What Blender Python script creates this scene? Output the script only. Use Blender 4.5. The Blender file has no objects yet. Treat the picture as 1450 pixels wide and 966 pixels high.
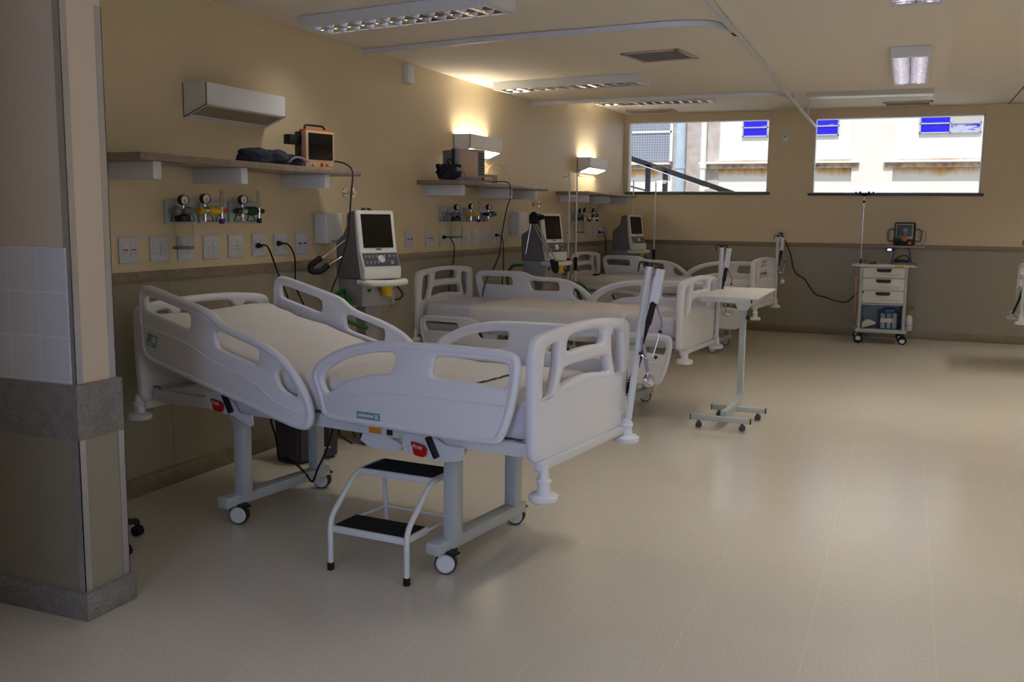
import bpy, bmesh, math, random
from math import sin, cos, pi, radians
from mathutils import Vector, Matrix, Euler, noise
random.seed(7)
S = bpy.context.scene
COL = S.collection

# ------------------------------------------------------------------ materials
MATS = {}
def lin(c):
    return tuple(((x / 12.92) if x <= .04045 else ((x + .055) / 1.055) ** 2.4) for x in c)
def new_mat(name):
    m = bpy.data.materials.new(name); m.use_nodes = True
    nt = m.node_tree; b = nt.nodes['Principled BSDF']
    MATS[name] = m
    return m, nt, b
def noise_node(nt, scale, detail=4, rough=.55, coord='Object', vscale=None):
    tc = nt.nodes.new('ShaderNodeTexCoord'); n = nt.nodes.new('ShaderNodeTexNoise')
    n.inputs['Scale'].default_value = scale; n.inputs['Detail'].default_value = detail; n.inputs['Roughness'].default_value = rough
    if vscale:
        mp = nt.nodes.new('ShaderNodeMapping'); mp.inputs['Scale'].default_value = vscale
        nt.links.new(tc.outputs[coord], mp.inputs['Vector']); nt.links.new(mp.outputs['Vector'], n.inputs['Vector'])
    else: nt.links.new(tc.outputs[coord], n.inputs['Vector'])
    return n
def ramp(nt, src, stops):
    r = nt.nodes.new('ShaderNodeValToRGB'); e = r.color_ramp.elements
    while len(e) > 1: e.remove(e[-1])
    e[0].position = stops[0][0]; e[0].color = (*stops[0][1], 1)
    for p, c in stops[1:]:
        x = e.new(p); x.color = (*c, 1)
    nt.links.new(src, r.inputs['Fac']); return r
def bump(nt, b, src, strength, dist=.002):
    n = nt.nodes.new('ShaderNodeBump'); n.inputs['Strength'].default_value = strength; n.inputs['Distance'].default_value = dist
    nt.links.new(src, n.inputs['Height']); nt.links.new(n.outputs['Normal'], b.inputs['Normal'])
def mat(name, rgb, rough=.5, metal=0, var=.04, vs=6, bstr=0, bscale=200, srgb=True, coat=0, spec=None):
    m, nt, b = new_mat(name)
    c = lin(rgb) if srgb else rgb
    n = noise_node(nt, vs)
    r = ramp(nt, n.outputs['Fac'], [(.3, tuple(x * (1 - var) for x in c)), (.7, tuple(min(1, x * (1 + var)) for x in c))])
    nt.links.new(r.outputs['Color'], b.inputs['Base Color'])
    b.inputs['Roughness'].default_value = rough; b.inputs['Metallic'].default_value = metal
    if coat: b.inputs['Coat Weight'].default_value = coat
    if spec is not None: b.inputs['Specular IOR Level'].default_value = spec
    if bstr:
        bn = noise_node(nt, bscale, 3); bump(nt, b, bn.outputs['Fac'], bstr)
    return m
def emit(name, rgb, strength, base=(.9, .9, .9)):
    m, nt, b = new_mat(name)
    b.inputs['Base Color'].default_value = (*base, 1); b.inputs['Emission Color'].default_value = (*rgb, 1)
    b.inputs['Emission Strength'].default_value = strength
    return m

mat('paint_cream', (.86, .79, .655), .42, var=.015, vs=1.2, bstr=.05, bscale=60)
mat('paint_white', (.90, .87, .84), .55, var=.012, vs=1.2)
mat('paint_stub', (.90, .83, .74), .5, var=.012, vs=1.2)
mat('ceiling_paint', (.93, .90, .86), .75, var=.015, vs=.8)
mat('laminate', (.62, .59, .515), .38, var=.02, vs=1.5)
mat('laminate_dark', (.56, .535, .47), .5, var=.02)
mat('pvc_white', (.88, .88, .90), .35, var=.01)
mat('abs_white', (.90, .90, .92), .36, var=.012, vs=3)
mat('enamel_white', (.86, .87, .87), .33, var=.012)
mat('enamel_grey', (.73, .76, .76), .36, var=.015)
mat('grey_plastic', (.46, .46, .47), .5, var=.03)
mat('grey_light', (.63, .63, .64), .5, var=.02)
mat('ivory_plastic', (.90, .90, .87), .4, var=.015)
mat('dark_plastic', (.07, .07, .08), .45, var=.1)
mat('black_rubber', (.035, .035, .04), .7, var=.15, bstr=.2, bscale=150)
mat('screen_black', (.025, .02, .025), .16, var=.1)
mat('screen_grey', (.30, .33, .36), .2, var=.1)
mat('screen_pink', (.80, .70, .63), .35, var=.05)
mat('panel_grey', (.34, .34, .37), .4, var=.05)
mat('red_plastic', (.72, .03, .06), .4, var=.05)
mat('orange_plastic', (.86, .36, .14), .45, var=.06)
mat('beige_plastic', (.80, .68, .54), .45, var=.04)
mat('olive_box', (.62, .60, .46), .6, var=.04)
mat('yellow_plastic', (.88, .70, .08), .4, var=.05)
mat('green_dark', (.05, .22, .12), .4, var=.1)
mat('green_hose', (.07, .38, .13), .45, var=.1)
mat('violet_plastic', (.33, .12, .45), .4, var=.05)
mat('blue_dark', (.12, .18, .33), .5, var=.1)
mat('blue_label', (.46, .62, .70), .5, var=.2, vs=60)
mat('blue_lid', (.12, .40, .72), .4, var=.05)
mat('orange_label', (.92, .55, .15), .5, var=.05)
mat('yellow_label', (.85, .74, .10), .5, var=.05)
mat('paper', (.84, .83, .80), .8, var=.02)
mat('navy_cloth', (.15, .17, .24), .85, var=.3, vs=25, bstr=.5, bscale=90)
mat('tyre_grey', (.16, .16, .165), .6, var=.05)
mat('grey_tube', (.58, .57, .66), .4, var=.04)
mat('outlet_white', (.80, .81, .84), .4, var=.015)
mat('gauge_face', (.88, .87, .84), .4, var=.02)
mat('plate_bluegrey', (.72, .76, .78), .4, var=.02)
mat('bin_grey', (.25, .24, .27), .55, var=.05)
mat('chrome', (.85, .85, .86), .14, metal=1, var=.02)
mat('louver_mirror', (.86, .85, .88), .10, metal=1, var=.02, bstr=1.0, bscale=45)
mat('aluminium', (.80, .80, .81), .38, metal=.75, var=.05, vs=4)
mat('rail_alu', (.86, .87, .90), .4, metal=.15, var=.03)
mat('steel_dark', (.13, .145, .17), .45, metal=.3, var=.08)
mat('copper_pipe', (.72, .55, .38), .45, metal=.3, var=.05)
mat('sill_granite', (.30, .30, .29), .3, var=.15, vs=60)
mat('vent_alu', (.74, .70, .66), .45, var=.03)
mat('facade_white', (.93, .93, .92), .8, var=.02, vs=2)
mat('pipe_grey', (.74, .80, .86), .6, var=.06, vs=4)
mat('sash_grey', (.72, .73, .78), .5, var=.05)
mat('silver_curtain', (.75, .75, .76), .5, var=.05)

def granite(name, base, dark, light, scale=130, rough=.32):
    m, nt, b = new_mat(name)
    n = noise_node(nt, scale, 5, .7); n2 = noise_node(nt, scale * .12, 3)
    r = ramp(nt, n.outputs['Fac'], [(.30, lin(dark)), (.46, lin(base)), (.56, lin(base)), (.72, lin(light))])
    mx = nt.nodes.new('ShaderNodeMix'); mx.data_type = 'RGBA'; mx.blend_type = 'MULTIPLY'; mx.inputs[0].default_value = .5
    r2 = ramp(nt, n2.outputs['Fac'], [(.35, (.6, .58, .55)), (.65, (1, 1, 1))])
    nt.links.new(r.outputs['Color'], mx.inputs[6]); nt.links.new(r2.outputs['Color'], mx.inputs[7])
    nt.links.new(mx.outputs[2], b.inputs['Base Color']); b.inputs['Roughness'].default_value = rough
granite('granite', (.58, .52, .43), (.33, .27, .20), (.76, .70, .60), 110)
granite('granite_grey', (.58, .56, .54), (.30, .28, .27), (.78, .76, .74), 140)
granite('granite_shelf', (.60, .54, .47), (.36, .30, .25), (.78, .72, .64), 140)

# floor: pale speckled vinyl with faint welded seams
m, nt, b = new_mat('floor_vinyl')
n = noise_node(nt, 190, 2, .5); n2 = noise_node(nt, .9, 3)
r = ramp(nt, n.outputs['Fac'], [(.30, lin((.66, .63, .57))), (.42, lin((.85, .82, .76))), (.62, lin((.87, .84, .785))), (.74, lin((.95, .93, .88)))])
r2 = ramp(nt, n2.outputs['Fac'], [(.3, (.94, .93, .92)), (.7, (1, 1, 1))])
mx = nt.nodes.new('ShaderNodeMix'); mx.data_type = 'RGBA'; mx.blend_type = 'MULTIPLY'; mx.inputs[0].default_value = 1
nt.links.new(r.outputs['Color'], mx.inputs[6]); nt.links.new(r2.outputs['Color'], mx.inputs[7])
tc = nt.nodes.new('ShaderNodeTexCoord'); mp = nt.nodes.new('ShaderNodeMapping'); mp.inputs['Location'].default_value = (-.047, -.86, 0)
br = nt.nodes.new('ShaderNodeTexBrick'); br.offset = 0
for k, v in dict(Scale=1, ).items(): br.inputs[k].default_value = v
br.inputs['Mortar Size'].default_value = .0022; br.inputs['Brick Width'].default_value = .449; br.inputs['Row Height'].default_value = 1.8
br.inputs['Color1'].default_value = br.inputs['Color2'].default_value = (1, 1, 1, 1); br.inputs['Mortar'].default_value = (1.09, 1.09, 1.09, 1)
br.inputs['Mortar Smooth'].default_value = .2
nt.links.new(tc.outputs['Object'], mp.inputs['Vector']); nt.links.new(mp.outputs['Vector'], br.inputs['Vector'])
mx2 = nt.nodes.new('ShaderNodeMix'); mx2.data_type = 'RGBA'; mx2.blend_type = 'MULTIPLY'; mx2.inputs[0].default_value = 1
nt.links.new(mx.outputs[2], mx2.inputs[6]); nt.links.new(br.outputs['Color'], mx2.inputs[7])
nt.links.new(mx2.outputs[2], b.inputs['Base Color'])
b.inputs['Roughness'].default_value = .2; b.inputs['Specular IOR Level'].default_value = .3
nb = noise_node(nt, 5, 1); bump(nt, b, nb.outputs['Fac'], .05, .003)

# glazed wall tile 20 x 20
m, nt, b = new_mat('wall_tile')
tc = nt.nodes.new('ShaderNodeTexCoord'); sp = nt.nodes.new('ShaderNodeSeparateXYZ'); cb = nt.nodes.new('ShaderNodeCombineXYZ')
nt.links.new(tc.outputs['Object'], sp.inputs[0]); nt.links.new(sp.outputs['X'], cb.inputs['X']); nt.links.new(sp.outputs['Z'], cb.inputs['Y'])
br = nt.nodes.new('ShaderNodeTexBrick'); br.offset = 0
br.inputs['Scale'].default_value = 1; br.inputs['Mortar Size'].default_value = .0022; br.inputs['Brick Width'].default_value = .155; br.inputs['Row Height'].default_value = .17
br.inputs['Color1'].default_value = br.inputs['Color2'].default_value = (*lin((.90, .90, .92)), 1); br.inputs['Mortar'].default_value = (*lin((.97, .97, .97)), 1)
mp = nt.nodes.new('ShaderNodeMapping'); mp.inputs['Location'].default_value = (.085, .087, 0)
nt.links.new(cb.outputs[0], mp.inputs['Vector']); nt.links.new(mp.outputs['Vector'], br.inputs['Vector'])
nt.links.new(br.outputs['Color'], b.inputs['Base Color']); b.inputs['Roughness'].default_value = .14
bump(nt, b, br.outputs['Fac'], .4, .001); b.inputs['Roughness'].default_value = .16

# bed linen
def linen(name, rgb):
    m, nt, b = new_mat(name)
    n = noise_node(nt, 3, 3)
    c = lin(rgb); r = ramp(nt, n.outputs['Fac'], [(.3, tuple(x * .95 for x in c)), (.7, c)])
    nt.links.new(r.outputs['Color'], b.inputs['Base Color']); b.inputs['Roughness'].default_value = .85
    b.inputs['Sheen Weight'].default_value = .15
    w = noise_node(nt, 6, 5, .6, vscale=(1.2, 3.5, 1)); bump(nt, b, w.outputs['Fac'], .6, .014)
linen('sheet_white', (.90, .885, .87)); linen('mattress_white', (.83, .82, .87))

# clear glass that lets daylight straight through
m, nt, b = new_mat('window_glass')
nt.nodes.remove(b); out = nt.nodes['Material Output']
t = nt.nodes.new('ShaderNodeBsdfTransparent'); g = nt.nodes.new('ShaderNodeBsdfGlossy'); g.inputs['Roughness'].default_value = .02
mxs = nt.nodes.new('ShaderNodeMixShader'); fr = nt.nodes.new('ShaderNodeFresnel'); fr.inputs['IOR'].default_value = 1.35
nt.links.new(fr.outputs[0], mxs.inputs[0]); nt.links.new(t.outputs[0], mxs.inputs[1]); nt.links.new(g.outputs[0], mxs.inputs[2]); nt.links.new(mxs.outputs[0], out.inputs['Surface'])
def clear(name, tint, f=.12):
    m, nt, b = new_mat(name); nt.nodes.remove(b); out = nt.nodes['Material Output']
    t = nt.nodes.new('ShaderNodeBsdfTransparent'); t.inputs['Color'].default_value = (*tint, 1)
    g = nt.nodes.new('ShaderNodeBsdfGlossy'); g.inputs['Roughness'].default_value = .12
    ms = nt.nodes.new('ShaderNodeMixShader'); lw = nt.nodes.new('ShaderNodeLayerWeight'); lw.inputs['Blend'].default_value = .2
    fr = nt.nodes.new('ShaderNodeMath'); fr.operation = 'MULTIPLY'; fr.inputs[1].default_value = .45; nt.links.new(lw.outputs['Facing'], fr.inputs[0])
    nt.links.new(fr.outputs[0], ms.inputs[0]); nt.links.new(t.outputs[0], ms.inputs[1]); nt.links.new(g.outputs[0], ms.inputs[2]); nt.links.new(ms.outputs[0], out.inputs['Surface'])
clear('jar_glass', (.955, .97, .96)); clear('clear_plastic', (.88, .87, .84)); clear('clear_blue', (.75, .80, .86))

# weathered facade outside: render with rust and soot stains below the ledges
m, nt, b = new_mat('facade_stained')
tc = nt.nodes.new('ShaderNodeTexCoord'); sp = nt.nodes.new('ShaderNodeSeparateXYZ'); nt.links.new(tc.outputs['Object'], sp.inputs[0])
n = noise_node(nt, 1.6, 5, .65, vscale=(1.6, 1, .45)); n2 = noise_node(nt, 5, 6, .7, vscale=(2, 1, .5))
band = nt.nodes.new('ShaderNodeMapRange'); bz = nt.nodes.new('ShaderNodeMath'); bz.operation = 'SUBTRACT'; bz.inputs[1].default_value = 2.44; nt.links.new(sp.outputs['Z'], bz.inputs[0])
ba = nt.nodes.new('ShaderNodeMath'); ba.operation = 'ABSOLUTE'; nt.links.new(bz.outputs[0], ba.inputs[0])
band.inputs['From Min'].default_value = .36; band.inputs['From Max'].default_value = .0
nt.links.new(ba.outputs[0], band.inputs['Value'])
mul = nt.nodes.new('ShaderNodeMath'); mul.operation = 'MULTIPLY'; nt.links.new(n.outputs['Fac'], mul.inputs[0]); nt.links.new(band.outputs[0], mul.inputs[1])
r = ramp(nt, mul.outputs[0], [(.30, lin((.94, .935, .925))), (.42, lin((.88, .74, .54))), (.55, lin((.80, .58, .36)))])
mul2 = nt.nodes.new('ShaderNodeMath'); mul2.operation = 'MULTIPLY'; nt.links.new(n2.outputs['Fac'], mul2.inputs[0]); nt.links.new(band.outputs[0], mul2.inputs[1])
r2 = ramp(nt, mul2.outputs[0], [(.42, (1, 1, 1)), (.62, (.30, .28, .27))])
mx = nt.nodes.new('ShaderNodeMix'); mx.data_type = 'RGBA'; mx.blend_type = 'MULTIPLY'; mx.inputs[0].default_value = .8
nt.links.new(r.outputs['Color'], mx.inputs[6]); nt.links.new(r2.outputs['Color'], mx.inputs[7]); nt.links.new(mx.outputs[2], b.inputs['Base Color'])
b.inputs['Roughness'].default_value = .85
mat('facade_cream', (.93, .915, .89), .85, var=.04, vs=3)
mat('facade_grey', (.78, .74, .72), .85, var=.18, vs=7)
mat('ledge_sooty', (.62, .55, .48), .85, var=.55, vs=9)

# blue film flaking off panes
def film(name, lo, hi):
    m, nt, b = new_mat(name)
    n = noise_node(nt, 4, 6, .7, vscale=(1, 1, 3.5))
    r = ramp(nt, n.outputs['Fac'], [(lo, lin((.10, .06, .88))), (hi, lin((.74, .76, .86)))])
    nt.links.new(r.outputs['Color'], b.inputs['Base Color']); b.inputs['Roughness'].default_value = .4
film('blue_film', .60, .66); film('blue_film_flaked', .42, .47)
# mesh screen outside
m, nt, b = new_mat('mesh_screen')
tc = nt.nodes.new('ShaderNodeTexCoord'); sp = nt.nodes.new('ShaderNodeSeparateXYZ'); cb = nt.nodes.new('ShaderNodeCombineXYZ')
nt.links.new(tc.outputs['Object'], sp.inputs[0]); nt.links.new(sp.outputs['X'], cb.inputs['X']); nt.links.new(sp.outputs['Z'], cb.inputs['Y'])
br = nt.nodes.new('ShaderNodeTexBrick'); br.offset = 0; br.inputs['Scale'].default_value = 1
br.inputs['Mortar Size'].default_value = .010; br.inputs['Brick Width'].default_value = .045; br.inputs['Row Height'].default_value = .045
br.inputs['Color1'].default_value = (*lin((.42, .45, .52)), 1); br.inputs['Color2'].default_value = (*lin((.46, .48, .55)), 1); br.inputs['Mortar'].default_value = (*lin((.62, .64, .70)), 1)
nt.links.new(cb.outputs[0], br.inputs['Vector']); nt.links.new(br.outputs['Color'], b.inputs['Base Color'])

emit('tube_on', (1, .95, .92), 1.6)
emit('lamp_glow', (1, .87, .64), 16.0)
mat('lamp_frost', (.62, .56, .50), .5, var=.02)

# ------------------------------------------------------------------ mesh helpers
class MB:
    def __init__(s): s.bm = bmesh.new(); s.mi = 0
    def _add(s, t, M=None):
        if M is not None: t.transform(M)
        for f in t.faces: f.material_index = s.mi
        me = bpy.data.meshes.new('t'); t.to_mesh(me); t.free(); s.bm.from_mesh(me); bpy.data.meshes.remove(me)
        return s
    def box(s, lo, hi, bev=0, seg=2, M=None):
        t = bmesh.new(); bmesh.ops.create_cube(t, size=1)
        lo, hi = Vector(lo), Vector(hi); c = (lo + hi) / 2; d = hi - lo
        for v in t.verts: v.co = Vector((v.co.x * d.x + c.x, v.co.y * d.y + c.y, v.co.z * d.z + c.z))
        if bev: bmesh.ops.bevel(t, geom=t.edges[:], offset=min(bev, .49 * min(abs(x) for x in d)), segments=seg, affect='EDGES', profile=.5)
        return s._add(t, M)
    def cyl(s, p0, p1, r, r2=None, seg=16, bev=0):
        p0, p1 = Vector(p0), Vector(p1); d = p1 - p0; t = bmesh.new()
        bmesh.ops.create_cone(t, cap_ends=True, segments=seg, radius1=r, radius2=r if r2 is None else r2, depth=d.length)
        if bev:
            e = [e for e in t.edges if len(e.link_faces) == 2 and any(len(f.verts) > 4 for f in e.link_faces)]
            bmesh.ops.bevel(t, geom=e, offset=bev, segments=2, affect='EDGES')
        q = d.to_track_quat('Z', 'Y').to_matrix().to_4x4()
        return s._add(t, Matrix.Translation((p0 + p1) / 2) @ q)
    def sphere(s, c, r, sc=(1, 1, 1), seg=16):
        t = bmesh.new(); bmesh.ops.create_uvsphere(t, u_segments=seg, v_segments=max(6, seg // 2), radius=r)
        return s._add(t, Matrix.Translation(c) @ Matrix.Diagonal((*sc, 1)))
    def tube(s, pts, r, seg=8, closed=False, sq=None):
        pts = [Vector(p) for p in pts]; n = len(pts); t = bmesh.new(); rings = []
        prev = None
        for i, p in enumerate(pts):
            a = pts[(i - 1) % n] if (closed or i > 0) else p; b = pts[(i + 1) % n] if (closed or i < n - 1) else p
            tan = (b - a).normalized() if (b - a).length > 1e-9 else Vector((0, 0, 1))
            if prev is None:
                up = Vector((0, 0, 1)) if abs(tan.z) < .9 else Vector((1, 0, 0))
                nrm = (up - tan * up.dot(tan)).normalized()
            else:
                nrm = prev - tan * prev.dot(tan)
                nrm = nrm.normalized() if nrm.length > 1e-6 else tan.orthogonal().normalized()
            prev = nrm; bi = tan.cross(nrm); ring = []
            if sq:
                for (x, y) in ((1, 1), (-1, 1), (-1, -1), (1, -1)): ring.append(t.verts.new(p + nrm * x * sq[0] / 2 + bi * y * sq[1] / 2))
            else:
                for k in range(seg):
                    th = 2 * pi * k / seg; ring.append(t.verts.new(p + (nrm * cos(th) + bi * sin(th)) * r))
            rings.append(ring)
        m = len(rings[0])
        for i in range(n if closed else n - 1):
            A, B = rings[i], rings[(i + 1) % n]
            for k in range(m): t.faces.new((A[k], A[(k + 1) % m], B[(k + 1) % m], B[k]))
        if not closed:
            t.faces.new(rings[0][::-1]); t.faces.new(rings[-1])
        bmesh.ops.recalc_face_normals(t, faces=t.faces[:])
        return s._add(t)
    def lathe(s, prof, c=(0, 0, 0), seg=24, M=None):
        t = bmesh.new(); rings = []
        for (r, z) in prof: rings.append([t.verts.new((max(r, 1e-5) * cos(2 * pi * k / seg), max(r, 1e-5) * sin(2 * pi * k / seg), z)) for k in range(seg)])
        for A, B in zip(rings, rings[1:]):
            for k in range(seg): t.faces.new((A[k], A[(k + 1) % seg], B[(k + 1) % seg], B[k]))
        t.faces.new(rings[0][::-1]); t.faces.new(rings[-1])
        bmesh.ops.recalc_face_normals(t, faces=t.faces[:])
        MM = Matrix.Translation(c) @ (M if M is not None else Matrix())
        return s._add(t, MM)
    def prism(s, poly, f, t0, t1, bev=0, seg=2):
        """poly in (a,b); f(a,b,t)->xyz"""
        t = bmesh.new()
        A = [t.verts.new(f(a, b, t0)) for a, b in poly]; B = [t.verts.new(f(a, b, t1)) for a, b in poly]
        n = len(poly); t.faces.new(A); t.faces.new(B[::-1])
        for k in range(n): t.faces.new((A[k], B[k], B[(k + 1) % n], A[(k + 1) % n]))
        bmesh.ops.recalc_face_normals(t, faces=t.faces[:])
        if bev: bmesh.ops.bevel(t, geom=t.edges[:], offset=bev, segments=seg, affect='EDGES')
        return s._add(t)
    def panel(s, outer, holes, thick, bev, f):
        """flat panel with holes and rounded rims; f(a,b,t)->xyz with t the thickness direction"""
        cu = bpy.data.curves.new('c', 'CURVE'); cu.dimensions = '2D'; cu.fill_mode = 'BOTH'
        cu.extrude = thick / 2 - bev; cu.bevel_depth = bev; cu.bevel_resolution = 2; cu.offset = -bev
        for pts in [outer] + list(holes):
            sp = cu.splines.new('POLY'); sp.points.add(len(pts) - 1); sp.use_cyclic_u = True
            for p, q in zip(sp.points, pts): p.co = (q[0], q[1], 0, 1)
        ob = bpy.data.objects.new('c', cu); COL.objects.link(ob)
        dg = bpy.context.evaluated_depsgraph_get()
        me = bpy.data.meshes.new_from_object(ob.evaluated_get(dg)); bpy.data.objects.remove(ob); bpy.data.curves.remove(cu)
        t = bmesh.new(); t.from_mesh(me); bpy.data.meshes.remove(me)
        bmesh.ops.remove_doubles(t, verts=t.verts[:], dist=1e-5)
        for v in t.verts: v.co = Vector(f(v.co.x, v.co.y, v.co.z))
        bmesh.ops.recalc_face_normals(t, faces=t.faces[:])
        return s._add(t)
    def text(s, body, size, thick, M):
        cu = bpy.data.curves.new('f', 'FONT'); cu.body = body; cu.size = size; cu.extrude = thick; cu.align_x = 'CENTER'; cu.align_y = 'CENTER'
        ob = bpy.data.objects.new('f', cu); COL.objects.link(ob)
        dg = bpy.context.evaluated_depsgraph_get(); me = bpy.data.meshes.new_from_object(ob.evaluated_get(dg))
        bpy.data.objects.remove(ob); bpy.data.curves.remove(cu)
        t = bmesh.new(); t.from_mesh(me); bpy.data.meshes.remove(me)
        return s._add(t, M)
    def build(s, name, mats, parent=None, smooth=True, angle=38):
        me = bpy.data.meshes.new(name); s.bm.to_mesh(me); s.bm.free()
        for m in ([mats] if isinstance(mats, str) else mats): me.materials.append(MATS[m])
        if smooth:
            me.shade_smooth(); me.set_sharp_from_angle(angle=radians(angle))
        o = bpy.data.objects.new(name, me); COL.objects.link(o)
        if parent is not None: o.parent = parent
        return o

def chaikin(p, n=2, closed=True):
    p = [tuple(q) for q in p]
    for _ in range(n):
        out = []; m = len(p)
        if not closed: out.append(p[0])
        for i in range(m if closed else m - 1):
            a, b = p[i], p[(i + 1) % m]
            out.append(tuple(.75 * x + .25 * y for x, y in zip(a, b))); out.append(tuple(.25 * x + .75 * y for x, y in zip(a, b)))
        if not closed: out.append(p[-1])
        p = out
    return p
def spline(pts, n=8):
    pts = [Vector(p) for p in pts]; P = [pts[0]] + pts + [pts[-1]]; out = []
    for i in range(1, len(P) - 2):
        for k in range(n):
            t = k / n; a, b, c, d = P[i - 1], P[i], P[i + 1], P[i + 2]
            out.append(.5 * ((2 * b) + (-a + c) * t + (2 * a - 5 * b + 4 * c - d) * t * t + (-a + 3 * b - 3 * c + d) * t ** 3))
    out.append(pts[-1]); return out
def fillet(pts, r, n=6):
    pts = [Vector(p) for p in pts]; out = [pts[0]]
    for a, b, c in zip(pts, pts[1:], pts[2:]):
        d1 = (a - b).normalized(); d2 = (c - b).normalized(); rr = min(r, .45 * (a - b).length, .45 * (c - b).length)
        p0, p2 = b + d1 * rr, b + d2 * rr
        for k in range(n + 1):
            t = k / n; out.append((1 - t) ** 2 * p0 + 2 * t * (1 - t) * b + t * t * p2)
    out.append(pts[-1]); return out

def tag(o, label=None, cat=None, group=None, kind=None):
    if label: o['label'] = label
    if cat: o['category'] = cat
    if group: o['group'] = group
    if kind: o['kind'] = kind
    return o
def thing(name, label, cat, loc=(0, 0, 0), rz=0, group=None):
    o = bpy.data.objects.new(name, None); COL.objects.link(o); o.empty_display_size = .1
    o.location = loc; o.rotation_euler = (0, 0, rz)
    return tag(o, label, cat, group)
def struct(name, mb, m, parent=None):
    o = mb.build(name, m, parent)
    if parent is None: o['kind'] = 'structure'
    return o
def copy_tree(o, parent=None):
    c = o.copy(); COL.objects.link(c); c.parent = parent
    for ch in o.children: copy_tree(ch, c)
    return c
def xz(y): return lambda a, b, t: (a, y + t, b)          # panel in the x,z plane, thickness along y
def yz(x): return lambda a, b, t: (x + t, a, b)

# ------------------------------------------------------------------ room shell
D = 13.87; ZL = 2.8235; ZH = 3.0485; XR = 7.9; YF = -3.2; XC = 4.13; YC = 10.13
W1 = (.042, 2.06, 1.935, 2.945); W2 = (2.655, 4.74, 1.925, 2.935)
struct('floor', MB().box((-.25, YF - .2, -.12), (XR + .2, D + .25, 0)), 'floor_vinyl')
struct('ceiling', MB().box((-.25, YF - .2, ZH), (XR + .2, D + .25, ZH + .15)), 'ceiling_paint')
struct('ceiling_soffit', MB().box((-.02, YF - .05, ZL), (XC, YC, ZH + .01)), 'ceiling_paint')
w = MB(); w.box((-.2, YF - .2, 1.25), (0, D + .2, ZH)); w.mi = 1; w.box((-.2, YF - .2, 0), (0, D + .2, 1.195))
struct('wall_left', w, ['paint_cream', 'laminate'])
w = MB()
for lo, hi in (((0, D, 1.25), (XR, D + .2, W2[2])), ((0, D, W2[3]), (XR, D + .2, ZH)), ((0, D, W2[2]), (W1[0], D + .2, W2[3])),
               ((W1[1], D, W2[2]), (W2[0], D + .2, W2[3])), ((W2[1], D, W2[2]), (XR, D + .2, W2[3]))): w.box(lo, hi)
w.mi = 1; w.box((0, D, 0), (XR, D + .2, 1.195))
struct('wall_back', w, ['paint_cream', 'laminate'])
w = MB(); RW = (-.4, 2.3, 1.0, 2.5)      # window in the right wall, beyond the frame
w.box((XR, RW[1], 0), (XR + .2, D + .2, ZH)); w.box((XR, YF - .2, 0), (XR + .2, RW[0], ZH))
w.box((XR, RW[0], 0), (XR + .2, RW[1], RW[2])); w.box((XR, RW[0], RW[3]), (XR + .2, RW[1], ZH))
struct('wall_right', w, 'paint_cream')
FW = (1.9, 3.8, .9, 2.6)                 # window in the wall behind the camera
w = MB(); w.box((0, YF - .2, 0), (FW[0], YF, ZH)); w.box((FW[1], YF - .2, 0), (XR, YF, ZH)); w.box((FW[0], YF - .2, 0), (FW[1], YF, FW[2])); w.box((FW[0], YF - .2, FW[3]), (FW[1], YF, ZH))
struct('wall_front', w, 'paint_cream')
struct('wall_shade_stub', MB().box((1.42, YF, 0), (1.58, .92, ZL + .01)), 'paint_cream')  # unseen wall stub added to keep front window light off the partition
# granite dado strips, laminate joints, granite baseboards
struct('trim_1', MB().box((-.1, YF, 1.193), (.014, D, 1.252), .003), 'granite')
struct('trim_2', MB().box((.014, D - .014, 1.193), (XR, D + .1, 1.252), .003), 'granite')
struct('baseboard_left', MB().box((-.05, 2.93, 0), (.016, D, .103), .003), 'granite')
struct('baseboard_back', MB().box((.016, D - .016, 0), (XR, D + .05, .103), .003), 'granite')
j = MB()
for y in (4.35, 5.55, 6.8, 8.05, 9.3, 10.55, 11.8, 13.05): j.box((-.002, y - .0015, .103), (.0012, y + .0015, 1.193))
for x in (.9, 1.95, 2.98, 4.02, 5.05, 6.1, 7.1): j.box((x - .0015, D - .0012, .103), (x + .0015, D + .002, 1.193))
struct('trim_3', j, 'laminate_dark')

# windows in the back wall
def window(n, wd):
    x0, x1, z0, z1 = wd
    root = bpy.data.objects.new('window_%d' % n, None); COL.objects.link(root); root['kind'] = 'structure'; root.location = ((x0 + x1) / 2, D, z0)
    cx = (x0 + x1) / 2; h = (x1 - x0) / 2; H = z1 - z0
    f = MB(); y0, y1 = .02, .17
    f.box((-h, y0, 0), (-h + .016, y1, H)); f.box((h - .016, y0, 0), (h, y1, H)); f.box((-h, y0, H - .016), (h, y1, H)); f.box((-h, y0, 0), (h, y1, .014))
    f.build('window_frame', 'enamel_white', root)
    MB().box((-h + .01, .12, .01), (h - .01, .125, H - .01)).build('window_pane', 'window_glass', root)
    MB().box((-h - .05 if n == 2 else -h - .02, -.03, -.03), (h + .04, .21, .004), .004).build('window_sill', 'sill_granite', root)
window(1, W1); window(2, W2)
def frame_window(name, lo, hi, axis):
    f = MB()
    (x0, y0, z0), (x1, y1, z1) = lo, hi
    if axis == 'y':
        for a in (x0, (x0 + x1) / 2, x1 - .05): f.box((a, y0, z0), (a + .05, y1, z1))
        f.box((x0, y0, z0), (x1, y1, z0 + .05)); f.box((x0, y0, z1 - .05), (x1, y1, z1))
    else:
        for a in (y0, (y0 + y1) / 2, y1 - .05): f.box((x0, a, z0), (x1, a + .05, z1))
        f.box((x0, y0, z0), (x1, y1, z0 + .05)); f.box((x0, y0, z1 - .05), (x1, y1, z1))
    struct(name, f, 'enamel_white')
frame_window('window_3', (FW[0], YF - .12, FW[2]), (FW[1], YF - .06, FW[3]), 'y')
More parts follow.
